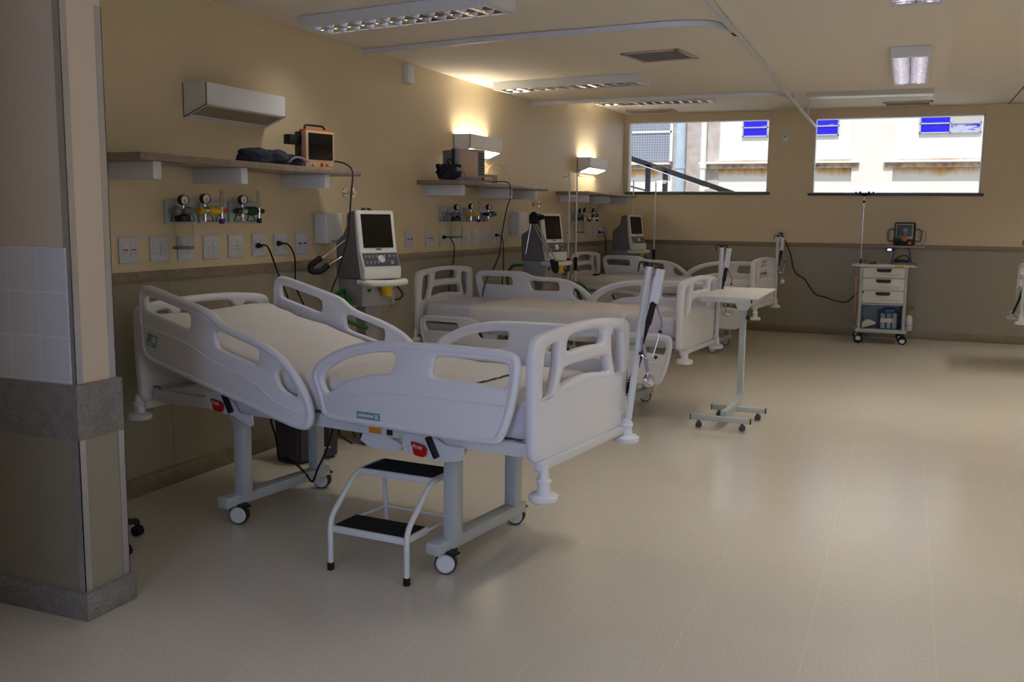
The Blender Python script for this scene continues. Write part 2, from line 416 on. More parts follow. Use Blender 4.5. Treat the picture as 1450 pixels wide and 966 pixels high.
frame_window('window_4', (XR + .06, RW[0], RW[2]), (XR + .12, RW[1], RW[3]), 'x')

# partition stub in the left foreground
PX, P0, P1 = 1.012, 2.71, 2.905
w = MB(); w.box((-.02, P0, 0), (PX, P1, ZL + .01)); struct('wall_partition', w, 'paint_stub')
w = MB(); w.box((-.01, P0 - .006, .925), (PX - .020, P0 + .01, 1.443)); struct('trim_4', w, 'wall_tile')
w = MB(); w.box((-.02, P0 - .018, .71), (PX + .018, P1 + .018, .925), .002); struct('trim_5', w, 'granite_grey')
w = MB(); w.box((-.02, P0 - .014, .11), (PX + .014, P1 + .014, .71)); struct('trim_6', w, 'laminate')
w = MB(); w.box((-.02, P0 - .035, 0), (PX + .04, P1 + .03, .11), .002); struct('baseboard_partition', w, 'granite_grey')
def guard(name, x, y, sy, z0, z1, off=0):
    g = MB(); t = .003; L = .03
    g.box((x - L, y + (-t if sy < 0 else 0), z0), (x + t, y + (0 if sy < 0 else t), z1)); g.box((x, y - t if sy < 0 else y - L, z0), (x + t, y + L if sy < 0 else y + t, z1))
    struct(name, g, 'aluminium')
guard('trim_7', PX, P0, -1, .925, 2.80); guard('trim_8', PX, P1, 1, .925, 2.35)
guard('trim_9', PX + .015, P0 - .015, -1, .11, .71); guard('trim_10', PX + .015, P1 + .015, 1, .11, .71)

# ------------------------------------------------------------------ outside the windows
FY = 17.0
def ext(name, mb, m, label, cat): return tag(mb.build(name, m), label, cat)
w = MB(); w.box((-3, FY + .04, -.2), (9, FY + .3, 6)); w.mi = 1
for x0, x1 in ((.84, 2.95), (3.66, 5.6)): w.box((x0, FY + .012, 2.56), (x1, FY + .05, 5))
w.mi = 2; w.box((2.99, FY - .06, 1.0), (3.62, FY + .05, 6))
w.mi = 3; w.box((-.01, FY + .02, 1.0), (.80, FY + .05, 6))
tag(w.build('facade', ['facade_stained', 'facade_white', 'facade_cream', 'facade_grey']), None, None, None, 'structure')
w = MB(); w.box((-3, FY - 4, -.3), (9, FY + .3, -.2)); o = w.build('courtyard_ground', 'facade_cream'); tag(o, kind='structure')
def ledge(x0, x1, label):
    l = thing('window_ledge', label, 'ledge', ((x0 + x1) / 2, FY, 2.42), group='stained ledges on the facade outside'); h = (x1 - x0) / 2
    MB().box((-h, -.14, .075), (h, .05, .11), .005).build('ledge_cap', 'facade_cream', l)
    MB().box((-h + .02, -.10, 0), (h - .02, .05, .078), .005).build('ledge_moulding', 'ledge_sooty', l)
ledge(-2.4, -.03, 'sooty ledge below the mesh screen outside the left window')
ledge(.48, 2.0, 'sooty ledge right of the pipes seen through the left window')
ledge(2.1, 3.11, 'stained ledge outside the right window, left of the pale pilaster')
ledge(3.48, 5.6, 'stained ledge outside the right window, right of the pale pilaster')
def blue_window(x0, x1, panes, label):
    t = thing('steel_window', label, 'window', ((x0 + x1) / 2, FY, 2.95), group='blue filmed windows on the facade outside'); h = (x1 - x0) / 2
    f = MB(); f.box((-h, -.03, 0), (h, .0, .02)); f.box((-h, -.03, 0), (-h + .02, .0, .6)); f.box((h - .02, -.03, 0), (h, .0, .6)); f.box((-h, -.03, .145), (h, .0, .165)); f.box((-h, -.03, .31), (h, .0, .33)); f.box((-h, -.03, .58), (h, .0, .6))
    if len(panes) == 2: f.box((-.01, -.03, 0), (.01, .0, .6))
    f.build('window_frame', 'sash_grey', t)
    n = len(panes)
    for i, col in enumerate(panes):
        a = -h + 2 * h * i / n; b = a + 2 * h / n
        for k, (z0, z1) in enumerate(((.01, .15), (.155, .315), (.32, .59))):
            MB().box((a + .01, -.015, z0), (b - .01, .005, z1)).build('pane', col if (k == 0 or col == 'blue_film') else 'silver_curtain', t)
blue_window(1.19, 1.62, ['blue_film'], 'blue filmed steel window seen at the right of the left window')
blue_window(2.2, 2.76, ['blue_film'], 'blue filmed steel window outside, left of the pale pilaster')
blue_window(3.98, 4.88, ['blue_film', 'blue_film_flaked'], 'two pane steel window outside with its blue film flaking off')
s_ = thing('mesh_screen', 'dark wire mesh screen seen through the left window', 'screen', (-1.2, FY, 2.55))
MB().box((-1.2, -.04, 0), (1.17, .03, 2.5)).build('mesh', 'mesh_screen', s_)
f = MB()
for z in (.5, 1.3): f.box((-1.2, -.06, z), (1.18, -.03, z + .03))
f.box((1.15, -.06, 0), (1.2, .03, 2.5)); f.build('screen_frame', 'facade_white', s_)
def pipe(x, r, m, label):
    t = thing('drain_pipe', label, 'pipe', (x, FY - .14, -.2)); p = MB(); p.cyl((0, 0, 0), (0, 0, 6), r, seg=20)
    p.build('pipe', m, t); q = MB()
    for z in (1.2, 2.62, 4.2): q.cyl((0, 0, z), (0, 0, z + .07), r + .012, seg=20); q.box((-.015, 0, z + .01), (.015, .16, z + .05))
    q.build('pipe_collar', m, t)
pipe(.16, .085, 'pipe_grey', 'thick grey-blue drain pipe outside the left window')
pipe(.56, .05, 'facade_white', 'thin white drain pipe beside the thick grey one outside')
st = thing('metal_staircase', 'dark steel stair stringer with posts outside the left window', 'staircase', (-.62, 16.3, 0))
def st_pt(x): return 2.585 - (x) * .338
w = MB(); w.prism([(-1.5, st_pt(-1.5) - .05), (3.2, st_pt(3.2) - .05), (3.2, st_pt(3.2) + .05), (-1.5, st_pt(-1.5) + .05)], lambda a, b, t: (a, t, b), -.03, .03)
w.build('stringer', 'steel_dark', st)
w = MB(); w.prism([(-1.5, st_pt(-1.5) - .052), (3.2, st_pt(3.2) - .052), (3.2, st_pt(3.2) - .04), (-1.5, st_pt(-1.5) - .04)], lambda a, b, t: (a, t, b), -.05, -.028)
w.build('stringer_flange', 'rail_alu', st)
for x in (.36, .66): MB().box((x - .04, -.03, -.2), (x + .04, .03, st_pt(x))).build('post', 'steel_dark', st)
MB().tube([(-1.5, 0, 2.5), (.36, 0, 2.02)], .015).build('stair_rail', 'steel_dark', st)

# ------------------------------------------------------------------ ceiling items
def louver_fixture(label, c, L, Wd, rz, zc, watt=0, h=.072, cool=False, pitch=.115, plain=False):
    t = thing('fluorescent_fixture', label, 'ceiling light', (c[0], c[1], zc - .002), rz, 'louvered fluorescent fixtures on the ceiling')
    a, b = L / 2, Wd / 2; m = .05
    f = MB(); f.box((-a, -b, -h), (a, -b + .014, 0)); f.box((-a, b - .014, -h), (a, b, 0)); f.box((-a + .0008, -b + .0142, -h + .0006), (-a + m, b - .0142, 0)); f.box((a - m, -b + .0142, -h + .0006), (a - .0008, b - .0142, 0)); f.box((-a + .002, -b + .0145, -.004), (a - .002, b - .0145, -.0005))
    if plain: f.box((-a + m - .002, -b + .0135, -h + .004), (a - m + .002, b - .0135, -h + .010))
    f.build('housing', 'enamel_white', t)
    if plain: return t
    lv = MB(); n = int(L / pitch)
    for k in range(n + 1):
        x = -a + m + (L - 2 * m) * k / n
        lv.prism([(-b + .014, -h + .004), (-b + .014, -.02), (0, -.03), (b - .014, -.02), (b - .014, -h + .004)], lambda p, q, tt, x=x: (x + tt * (.15 if q > -.05 else 1), p, q), -pitch * .13, pitch * .13)
    for y0, y1 in ((-b + .014, -.004), (.004, b - .014)):
        mid = (y0 + y1) / 2; pr = []
        for i in range(9):
            s = -1 + 2 * i / 8; pr.append((mid + s * (y1 - y0) / 2, -.008 - (h - .014) * s * s))
        bm = bmesh.new(); ra = [bm.verts.new((-a + m, y, z)) for y, z in pr]; rb = [bm.verts.new((a - m, y, z)) for y, z in pr]
        for i in range(8): bm.faces.new((ra[i], ra[i + 1], rb[i + 1], rb[i]))
        lv._add(bm)
    lv.build('louver', 'louver_mirror' if pitch < .1 else 'chrome', t)
    for y in (-b / 2, b / 2): MB().cyl((-a + m + .02, y, -.026), (a - m - .02, y, -.026), .013, seg=12).build('tube_lamp', 'tube_on' if watt else 'pvc_white', t)
    if watt:
        l = bpy.data.lights.new('tube_light', 'AREA'); l.shape = 'RECTANGLE'; l.size = L - 2 * m - .04; l.size_y = Wd * .7; l.energy = watt; l.color = (.80, .88, 1) if cool else (1, .94, .84); l.spread = radians(125)
        lo = bpy.data.objects.new('tube_light', l); COL.objects.link(lo); lo.parent = t; lo.location = (0, 0, -h - .002)
    return t
louver_fixture('long louvered ceiling light nearest the camera, ahead of the curved curtain rail', (.97, 5.36), 1.46, .26, radians(-9), ZL, 5)
louver_fixture('long louvered ceiling light between the two curtain rail arms, above the second bay', (.95, 8.58), 1.46, .28, radians(-6.5), ZL)
louver_fixture('long louvered ceiling light on the higher far ceiling, beside the left wall', (.90, 11.93), 1.46, .30, radians(0), ZH)
louver_fixture('plain looking long ceiling light on the far ceiling above the right window', (3.40, 12.0), 1.36, .30, radians(2), ZH, plain=True)
louver_fixture('short ceiling light running lengthwise, glittering louver near the right window', (3.845, 8.5), 1.62, .27, radians(90), ZL, 13, pitch=.06)
louver_fixture('lengthwise ceiling light cut off by the top edge of the picture', (3.87, 5.1), 1.62, .27, radians(90), ZL, 13, pitch=.06)
louver_fixture('lengthwise ceiling light over the right side of the ward, outside the picture', (6.2, 8.5), 1.62, .27, radians(90), ZH, 20)
louver_fixture('lengthwise ceiling light added to brighten the far end, outside the picture', (6.2, 11.6), 1.62, .27, radians(90), ZH, 20)  # unseen fixture, added to lift the brightness of the far end
louver_fixture('lengthwise ceiling light added to brighten the foreground floor, outside the picture', (5.3, 2.0), 1.62, .27, radians(90), ZH, 13, cool=True)  # unseen cool fixture, added so the foreground floor gets light from above

def vent(label, c, sx, sy, rz, z):
    t = thing('ceiling_vent', label, 'vent', (c[0], c[1], z), rz, 'air vents in the ceiling')
    f = MB(); a, b = sx / 2, sy / 2
    for lo, hi in (((-a, -b, -.014), (a, -b + .04, 0)), ((-a, b - .04, -.014), (a, b, 0)), ((-a, -b, -.014), (-a + .04, b, 0)), ((a - .04, -b, -.014), (a, b, 0))): f.box(lo, hi, .003)
    f.build('frame', 'vent_alu', t)
    s = MB(); n = int((sy - .08) / .042)
    for k in range(n):
        y = -b + .05 + (sy - .1) * (k + .5) / n
        s.box((-a + .035, -.014, -.0015), (a - .035, .014, .0015), M=Matrix.Translation((0, y, -.009)) @ Matrix.Rotation(radians(35), 4, 'X'))
    s.build('slats', 'vent_alu', t)
    MB().box((-a + .03, -b + .03, -.002), (a - .03, b - .03, .0)).build('backing', 'dark_plastic', t)
vent('square slatted air vent between the first two ceiling lights', (2.05, 7.51), .47, .45, radians(-9), ZL)
vent('flat air vent on the far ceiling above the left window', (.5, 13.42), .66, .38, 0, ZH)
vent('flat air vent on the far ceiling above the right window', (3.81, 13.42), .58, .38, 0, ZH)

r_ = thing('curtain_rail', 'white curtain rail with two curved arms running to the window wall', 'curtain rail', (2.7, 8, 2.80))
def railpath(name, pts):
    P = [(x - 2.7, y - 8, 0) for x, y in pts]
    MB().tube(P, 0, sq=(.034, .024)).build(name, 'rail_alu', r_)
railpath('long_rail', [(2.83, 3.0), (2.78, 5.63), (2.765, 6.6), (2.753, 7.66), (2.723, 9.74), (2.68, 13.75)])
railpath('curved_arm', [(0, 6.535), (1.157, 6.348), (1.944, 6.285)] + [tuple(v[:2]) for v in spline([(2.38, 6.24, 0), (2.582, 6.265, 0), (2.69, 6.35, 0), (2.74, 6.484, 0), (2.765, 6.68, 0)], 5)])
railpath('curved_arm', [(0, 10.06), (.67, 10.06), (1.571, 9.97)] + [tuple(v[:2]) for v in spline([(2.289, 9.946, 0), (2.50, 9.96, 0), (2.62, 10.04, 0), (2.69, 10.2, 0), (2.71, 10.44, 0)], 5)])
MB().box((-.01, 2.72, -.015), (.02, 2.735, .25)).build('hanging_rod', 'rail_alu', r_)
MB().box((-.012, 4.4, -.015), (.012, 4.415, .25)).build('hanging_rod', 'rail_alu', r_)
j = MB(); j.box((4.99 - .006, 10.2, ZH - .004), (4.99 + .006, 13.86, ZH + .001)); struct('trim_11', j, 'dark_plastic')

# ------------------------------------------------------------------ left wall fittings
BAY = ('nearest', 'middle', 'farthest')
def wall_lamp(y, lit, label, L=.76):
    t = thing('wall_lamp', label, 'wall lamp', (0, y, 2.12), group='white box wall lamps')
    zt = .195; d = .17; th = .006
    prof = [(0, 0), (d, .07), (d, zt), (0, zt)]
    f = MB()
    for yy in (0, L - th): f.prism(prof, lambda a, b, tt, yy=yy: (a, yy + tt, b), 0, th)
    f.box((d - th, 0, .07), (d, L, zt)); f.box((0, 0, 0), (th, L, zt))
    sl = math.atan2(.07, d)
    def under(a0, a1, y0, y1, h0, h1): f.prism([(a0, a0 * .07 / d + h0), (a1, a1 * .07 / d + h0), (a1, a1 * .07 / d + h1), (a0, a0 * .07 / d + h1)], lambda a, b, tt: (a, tt, b), y0, y1)
    under(0, .03, 0, L, 0, .006); under(d - .018, d, 0, L, 0, .006); under(.02, d - .01, 0, .022, 0, .006); under(.02, d - .01, L - .022, L, 0, .006)
    f.build('housing', 'pvc_white', t)
    q = MB(); q.prism([(.012, .012), (d - .01, .078), (d - .01, .083), (.012, .017)], lambda a, b, tt: (a, tt, b), .012, L - .012)
    q.build('diffuser', 'lamp_glow' if lit else 'lamp_frost', t)
    for yy in (.06,):
        q = MB(); q.cyl((.08, .05, zt - .05), (.08, L - .05, zt - .05), .013, seg=12); q.build('tube_lamp', 'lamp_glow' if lit else 'pvc_white', t)
    return t
wall_lamp(4.52, False, 'unlit white box lamp above the nearest wall shelf')
wall_lamp(8.10, True, 'lit white box lamp above the shelf with the pink screened monitor')
wall_lamp(11.69, True, 'lit white box lamp above the empty shelf near the left window')

def shelf(y, L, d, br, label):
    t = thing('wall_shelf', label, 'shelf', (0, y, 1.745), group='granite shelves on the left wall')
    MB().box((0, 0, .091), (d, L, .127), .003).build('slab', 'granite_shelf', t)
    for b in br: MB().box((0, b - .03, 0), (.35, b + .03, .09), .003).build('bracket', 'pvc_white', t)
shelf(3.75, 2.08, .39, (.16, .86, 1.72), 'granite wall shelf in the nearest bay holding the orange topped monitor')
shelf(7.38, 2.16, .40, (.20, 1.28, 1.95), 'granite wall shelf in the middle bay holding the pink screened monitor')
shelf(10.91, 2.22, .40, (.18, 1.05, 1.95), 'empty granite wall shelf nearest the window')

def outlet(y, kind, label, loc=None, rz=0, w=.142, h=.142):
    t = thing('outlet_plate', label, 'wall outlet', loc or (0, y, 1.30), rz, 'outlet plates on the wall')
    MB().box((0, -w / 2, 0), (.011, w / 2, h), .004).build('plate', 'outlet_white', t)
    for s in (-1, 1):
        q = MB(); q.box((.009, s * .030 - .024, .036), (.0145, s * .030 + .024, h - .036), .003); q.build('socket_module', 'outlet_white', t)
        q = MB(); yy = s * .03
        q.box((.0135, yy - .017, .068), (.0155, yy + .017, .078), .001); q.mi = 1
        q.cyl((.0135, yy - .009, .055), (.0155, yy - .009, .055), .003, seg=8); q.cyl((.0135, yy + .009, .055), (.0155, yy + .009, .055), .003, seg=8)
        q.build('socket', ['orange_plastic' if kind == 'red' else ('dark_plastic' if kind == 'dark' else 'plate_bluegrey'), 'grey_plastic'], t)
nth = ('first', 'second', 'third', 'fourth', 'fifth', 'sixth', 'seventh', 'eighth')
for i, y in enumerate((4.05, 4.28, 4.50, 4.72, 4.95, 5.185, 5.42, 5.665)):
    e = {0: ', with orange sockets', 2: ', behind the glass jar', 5: ', with a black plug in it', 6: ', also holding a black plug', 7: ', beside the paper dispenser'}.get(i, '')
    outlet(y, 'red' if i == 0 else ('dark' if i == 7 else ''), 'white outlet plate, %s from left below the nearest shelf%s' % (nth[i], e))
outlet(7.235, 'dark', 'white outlet plate alone on the wall, right of the nearest ventilator')
for i, y in enumerate((7.61, 7.88, 8.12, 8.34, 8.58, 8.825, 9.08, 9.335)):
    e = {0: ', with dark sockets', 1: ', with a black plug in it', 6: ', with the second black plug'}.get(i, '')
    outlet(y, 'dark' if i == 0 else '', 'white outlet plate, %s from left below the middle shelf%s' % (nth[i], e), w=.14 if i == 0 else .13)
for i, y in enumerate((11.28, 11.47, 11.70, 11.95, 12.19, 12.46, 12.70, 12.90)):
    e = {6: ', with a black plug in it'}.get(i, '')
    outlet(y, 'dark' if i in (0, 7) else '', 'white outlet plate, %s from left below the farthest shelf%s' % (nth[i], e), w=.13)
outlet(0, 'dark', 'white outlet plate on the window wall with the cart cord', (2.277, D, 1.30), radians(-90), .11, .14)

# gas outlet panels and regulators
def gas_panel(y0, segs, label):
    t = thing('gas_outlet_panel', label, 'gas panel', (0, y0, 1.515), group='medical gas outlet panels')
    for (a, b) in segs:
        MB().box((0, a, 0), (.022, b, .132), .006).build('panel_plate', 'plate_bluegrey', t)
        q = MB(); m = (a + b) / 2
        for cc in (m - (b - a) * .22, m + (b - a) * .22):
            q.tube(fillet([(.026, cc - .045, .012), (.026, cc - .022, .048), (.026, cc + .022, .048), (.026, cc + .045, .012), (.026, cc - .045, .012)], .006, 3), .0022, 6)
        q.build('jar_bracket', 'dark_plastic', t)
        q = MB()
        for cc in (m - (b - a) * .22, m + (b - a) * .22): q.cyl((.02, cc, .072), (.04, cc, .072), .020, seg=16); 
        q.build('outlet_socket', 'grey_light', t)
gas_panel(4.33, [(0, .26), (.285, .53), (.55, .84)], 'pale gas outlet panel in the nearest bay behind the regulators')
gas_panel(7.80, [(0, .13), (.15, .48), (.50, .80), (.82, 1.06)], 'pale gas outlet panel in the middle bay behind the regulators')
gas_panel(11.40, [(0, .3), (.32, .62), (.64, .9)], 'pale gas outlet panel in the farthest bay behind the regulators')
G45 = radians(-12)
def gauge(t, x, y, z, r=.030):
    M = Matrix.Translation((x, y, z)) @ Matrix.Rotation(G45, 4, 'Z') @ Matrix.Rotation(pi / 2, 4, 'Y')
    q = MB(); q.lathe([(r * .9, -.018), (r, -.012), (r, .012), (r * .96, .016), (r * .84, .016), (r * .84, .010)], seg=24, M=M); q.build('gauge', 'dark_plastic', t)
    q = MB(); q.lathe([(0, .0105), (r * .84, .0105), (r * .84, .012), (0, .012)], seg=24, M=M); q.build('gauge_face', 'gauge_face', t)
    q = MB(); q.box((-.002, -.0015, .0122), (r * .6, .0015, .0138), M=M); q.cyl((0, 0, .012), (0, 0, .0142), .003); q.bm.transform(Matrix()); q.bm.free()
    q = MB(); q.box((-.002, -.0015, .0122), (r * .6, .0015, .0138), M=M); q.build('gauge_needle', 'dark_plastic', t)
def vac_reg(y, label, x=.10):
    t = thing('vacuum_regulator', label, 'vacuum regulator', (x, y, 1.375), group='suction regulators with collection jars')
    q = MB(); q.cyl((-.06, 0, .212), (.03, 0, .212), .014); q.sphere((.0, -.045, .212), .028, seg=14); q.sphere((.0, .045, .212), .026, seg=14); q.cyl((0, -.05, .212), (0, .05, .212), .014); q.build('valve_body', 'grey_plastic', t)
    MB().cyl((0, .005, .212), (0, .008, .25), .008, seg=12).build('gauge_stem', 'chrome', t)
    gauge(t, 0, .01, .272)
    q = MB(); q.lathe([(.035, .150), (.045, .152), (.045, .182), (.030, .19), (.030, .2), (.012, .205)], seg=24); q.build('jar_lid', 'dark_plastic', t)
    q = MB(); q.lathe([(.02, .0), (.054, .004), (.058, .012), (.058, .138), (.046, .152), (.044, .152), (.054, .136), (.054, .014), (.02, .006)], seg=28); q.build('jar', 'jar_glass', t)
    q = MB(); q.lathe([(.03, -.004), (.059, -.004), (.060, .004), (.059, .012), (.0585, .012), (.0585, -.0)], seg=28); q.build('jar_base_ring', 'grey_plastic', t)
    return t
def flow_tube(t, y, z0, z1, x, m='yellow_plastic', knob='violet_plastic', lean=0):
    q = MB(); q.cyl((x, y, z0), (x + lean * .2, y - lean * .4, z1), .0105, seg=14); q.build('flow_tube', 'clear_plastic', t)
    q = MB(); q.cyl((x, y, z0), (x + lean * .17, y - lean * .34, z1 - .02), .0035, seg=8); q.build('float_tube', 'gauge_face', t)
    q = MB(); q.cyl((x, y, z0 - .07), (x, y, z0 - .005), .013, seg=14); q.build('tube_base', 'chrome', t)
    q = MB(); q.cyl((x, y, z0 - .10), (x, y, z0 - .066), .017, seg=12, bev=.004); q.build('flow_knob', knob, t)
def air_reg(y, label, dy=.15, x=.10):
    t = thing('air_regulator', label, 'gas regulator', (x, y, 1.59), group='regulators plugged into the gas panels')
    q = MB(); q.cyl((0, -.055, 0), (0, -.02, 0), .021, seg=14, bev=.005); q.cyl((0, .02, 0), (0, .115, 0), .027, seg=14, bev=.006); q.cyl((0, .10, 0), (0, dy - .012, 0), .018, seg=12); q.cyl((-.06, 0, 0), (0, 0, 0), .013); q.build('valve_body', 'yellow_plastic', t)
    q = MB(); q.cyl((0, -.022, 0), (0, .022, 0), .023, seg=14); q.cyl((0, 0, -.065), (0, 0, -.02), .011); q.cyl((0, 0, -.05), (0, 0, -.042), .016); q.cyl((0, 0, .02), (0, 0, .042), .007); q.build('fitting', 'chrome', t)
    gauge(t, 0, .005, .068)
    flow_tube(t, dy, .022, .118, 0)
    q = MB(); q.cyl((0, dy + .012, 0), (0, dy + .05, 0), .014, seg=12, bev=.003); q.build('control_knob', 'orange_plastic', t)
def oxy_reg(y, label, dy=.165, x=.10, tube=True):
    t = thing('oxygen_regulator', label, 'gas regulator', (x, y, 1.59), group='regulators plugged into the gas panels')
    q = MB(); q.cyl((0, -.06, 0), (0, -.022, 0), .018, seg=14, bev=.004); q.cyl((0, .025, .002), (0, .13, .002), .027, seg=14, bev=.008); q.cyl((0, .12, 0), (0, dy - .01, 0), .012, seg=12); q.cyl((-.06, 0, 0), (0, 0, 0), .013); q.build('valve_body', 'green_dark', t)
    q = MB(); q.cyl((0, -.024, 0), (0, .026, 0), .023, seg=14); q.cyl((0, 0, -.055), (0, 0, -.02), .012); q.sphere((0, 0, -.05), .016); q.cyl((0, 0, .02), (0, 0, .042), .007); q.build('fitting', 'chrome', t)
    gauge(t, 0, .005, .068)
    if tube: flow_tube(t, dy, .025, .125, 0, knob='dark_plastic', lean=.09)
    q = MB(); q.cyl((0, dy + .012, 0), (0, dy + .045, 0), .015, seg=12, bev=.003); q.build('control_knob', 'green_dark', t)
vac_reg(4.372, 'suction regulator with glass jar in the nearest bay')
air_reg(4.56, 'yellow air regulator with violet knob in the nearest bay')
oxy_reg(4.905, 'dark green oxygen regulator in the nearest bay')
vac_reg(7.96, 'suction regulator with glass jar in the middle bay')
air_reg(8.28, 'yellow regulator with twin tubes in the middle bay', .17)
oxy_reg(8.685, 'dark green oxygen regulator without tube in the middle bay', .14, tube=False)
vac_reg(11.56, 'suction regulator with glass jar in the farthest bay')
air_reg(11.75, 'small looking yellow regulator in the farthest bay', .19)
oxy_reg(12.12, 'green regulator at the right end of the farthest gas panel', .14)

def dispenser(y, label, w=.22, h=.22, d=.11):
    t = thing('paper_dispenser', label, 'dispenser', (0, y, 1.365), group='white dispensers on the left wall')
    MB().box((0, -w / 2, 0), (d, w / 2, h), .014, 3).build('cover', 'pvc_white', t)
    q = MB(); q.box((d * .3, w / 2 - .004, .07), (d * .8, w / 2 + .002, .10)); q.box((d - .004, -.05, .01), (d + .002, .05, .03)); q.build('paper_slot', 'grey_light', t)
dispenser(5.93, 'white paper dispenser behind the nearest ventilator')
dispenser(9.60, 'white paper dispenser left of the middle ventilator', .26, .25)
def hook(y, z, label):
    t = thing('robe_hook', label, 'hook', (0, y, z), group='chrome hooks below the wall shelves')
    MB().cyl((0, 0, 0), (.012, 0, 0), .038, seg=20, bev=.003).build('rose', 'chrome', t)
    q = MB(); q.cyl((.006, 0, 0), (.085, 0, 0), .010); q.cyl((.075, 0, -.034), (.075, 0, .034), .010); q.cyl((.07, 0, 0), (.092, 0, 0), .020, seg=16); q.build('peg', 'chrome', t)
hook(6.235, 1.735, 'round chrome hook above the nearest ventilator')
hook(10.15, 1.71, 'small chrome hook above the middle ventilator')
t = thing('wall_sensor', 'small white sensor box high on the left wall', 'sensor', (0, 7.2, 2.65)); MB().box((0, -.055, 0), (.05, .055, .15), .006).build('case', 'pvc_white', t); MB().box((.02, -.058, .03), (.052, -.03, .12), .003).build('cover', 'ivory_plastic', t)
t = thing('wall_switch', 'small white wall plate between the two windows', 'wall plate', (2.27, D, 2.63)); MB().box((-.04, -.012, 0), (.04, 0, .13), .004).build('plate', 'pvc_white', t); MB().box((-.012, -.018, .05), (.012, -.01, .08), .003).build('button', 'grey_light', t)

# ------------------------------------------------------------------ power cords
def cord(name, label, pts, r=.0055, plug=None, group=None, m='black_rubber', floor=False):
    b = Vector(pts[0]); t = thing(name, label, 'cord', b, group=group)
    P = [Vector(p) - b for p in pts]
    MB().tube(spline(P, 8), r, 8).build('cable', m, t)
    if plug:
        d = Vector(plug); q = MB(); q.cyl((0, 0, 0), tuple(-d * .035), .013, .009, seg=12); q.cyl(tuple(d * .002), tuple(-d * .008), .018, seg=12); q.build('plug', 'dark_plastic', t)
    return t
CG = 'black power cords on the wall'
cord('power_cord', 'black cord plugged into the sixth outlet below the nearest shelf', [(.035, 5.14, 1.37), (.06, 5.19, 1.37), (.05, 5.25, 1.32), (.05, 5.31, 1.21), (.05, 5.37, 1.11), (.06, 5.43, .98), (.15, 5.45, .6), (.3, 5.4, .25), (.5, 5.5, .03)], plug=(-1, .2, 0), group=CG)
cord('power_cord', 'black cord plugged into the seventh outlet, left of the ventilator', [(.035, 5.36, 1.38), (.06, 5.42, 1.375), (.05, 5.49, 1.33), (.05, 5.52, 1.27), (.05, 5.52, 1.16), (.05, 5.53, 1.07), (.08, 5.6, .9), (.2, 5.6, .5), (.45, 5.62, .05)], plug=(-1, .2, 0), group=CG)
cord('power_cord', 'black cord hanging from the orange topped monitor in front of a ventilator', [(.30, 5.60, 1.93), (.36, 5.67, 1.915), (.425, 5.66, 1.86), (.45, 5.60, 1.72), (.45, 5.575, 1.54), (.45, 5.555, 1.42), (.44, 5.52, 1.33), (.42, 5.47, 1.18), (.4, 5.42, 1.07), (.38, 5.38, .9), (.34, 5.36, .6), (.32, 5.3, .1)], group=CG)
cord('power_cord', 'black cord from the left plug of the middle outlet row', [(.035, 7.83, 1.38), (.06, 7.89, 1.38), (.05, 7.97, 1.35), (.05, 8.02, 1.29), (.05, 8.01, 1.16), (.05, 7.95, 1.02), (.05, 7.91, .88), (.06, 7.9, .5), (.2, 7.9, .02)], plug=(-1, .2, 0), group=CG)
cord('power_cord', 'black cord from the right plug of the middle outlet row', [(.035, 9.03, 1.38), (.06, 9.1, 1.37), (.05, 9.18, 1.31), (.05, 9.2, 1.16), (.05, 9.2, 1.01), (.06, 9.15, .86), (.1, 9.1, .4), (.3, 9.1, .02)], plug=(-1, .2, 0), group=CG)
cord('power_cord', 'long black cord hanging off the middle shelf across the outlets', [(.34, 8.20, 1.882), (.42, 8.33, 1.89), (.425, 8.44, 1.86), (.34, 8.66, 1.75), (.3, 8.67, 1.64), (.3, 8.56, 1.41), (.3, 8.5, 1.22), (.28, 8.42, 1.09), (.26, 8.27, .96), (.25, 8.2, .7), (.3, 8.2, .1)], group=CG)
cord('power_cord', 'black cord plugged in at the right end of the farthest outlet row', [(.035, 12.57, 1.37), (.06, 12.7, 1.36), (.05, 12.82, 1.31), (.05, 12.86, 1.17), (.05, 12.86, .77), (.06, 12.8, .3), (.2, 12.6, .02)], plug=(-1, .2, 0), group=CG)
cord('power_cord', 'black cord drooping along the window wall to the crash cart', [(2.277, D - .035, 1.375), (2.33, 13.80, 1.30), (2.42, 13.8, 1.1), (2.47, 13.8, .9), (2.53, 13.8, .81), (2.63, 13.8, .75), (2.71, 13.8, .63), (2.8, 13.8, .54), (2.92, 13.79, .515), (3.04, 13.77, .475), (3.18, 13.72, .465), (3.26, 13.6, .53), (3.33, 13.5, .62)], .008, plug=(0, 1, 0), group=CG)
cord('power_cord', 'black cord looping down from under the nearest bed near its far leg', [(.63, 4.406, .57), (.649, 4.404, .42), (.684, 4.399, .327), (.698, 4.398, .225), (.712, 4.397, .201), (.77, 4.387, .201), (.833, 4.379, .192), (.893, 4.37, .154), (.938, 4.365, .113), (.960, 4.361, .135), (.985, 4.358, .192), (1.042, 4.35, .295), (1.088, 4.343, .411), (1.11, 4.34, .57)], .006)

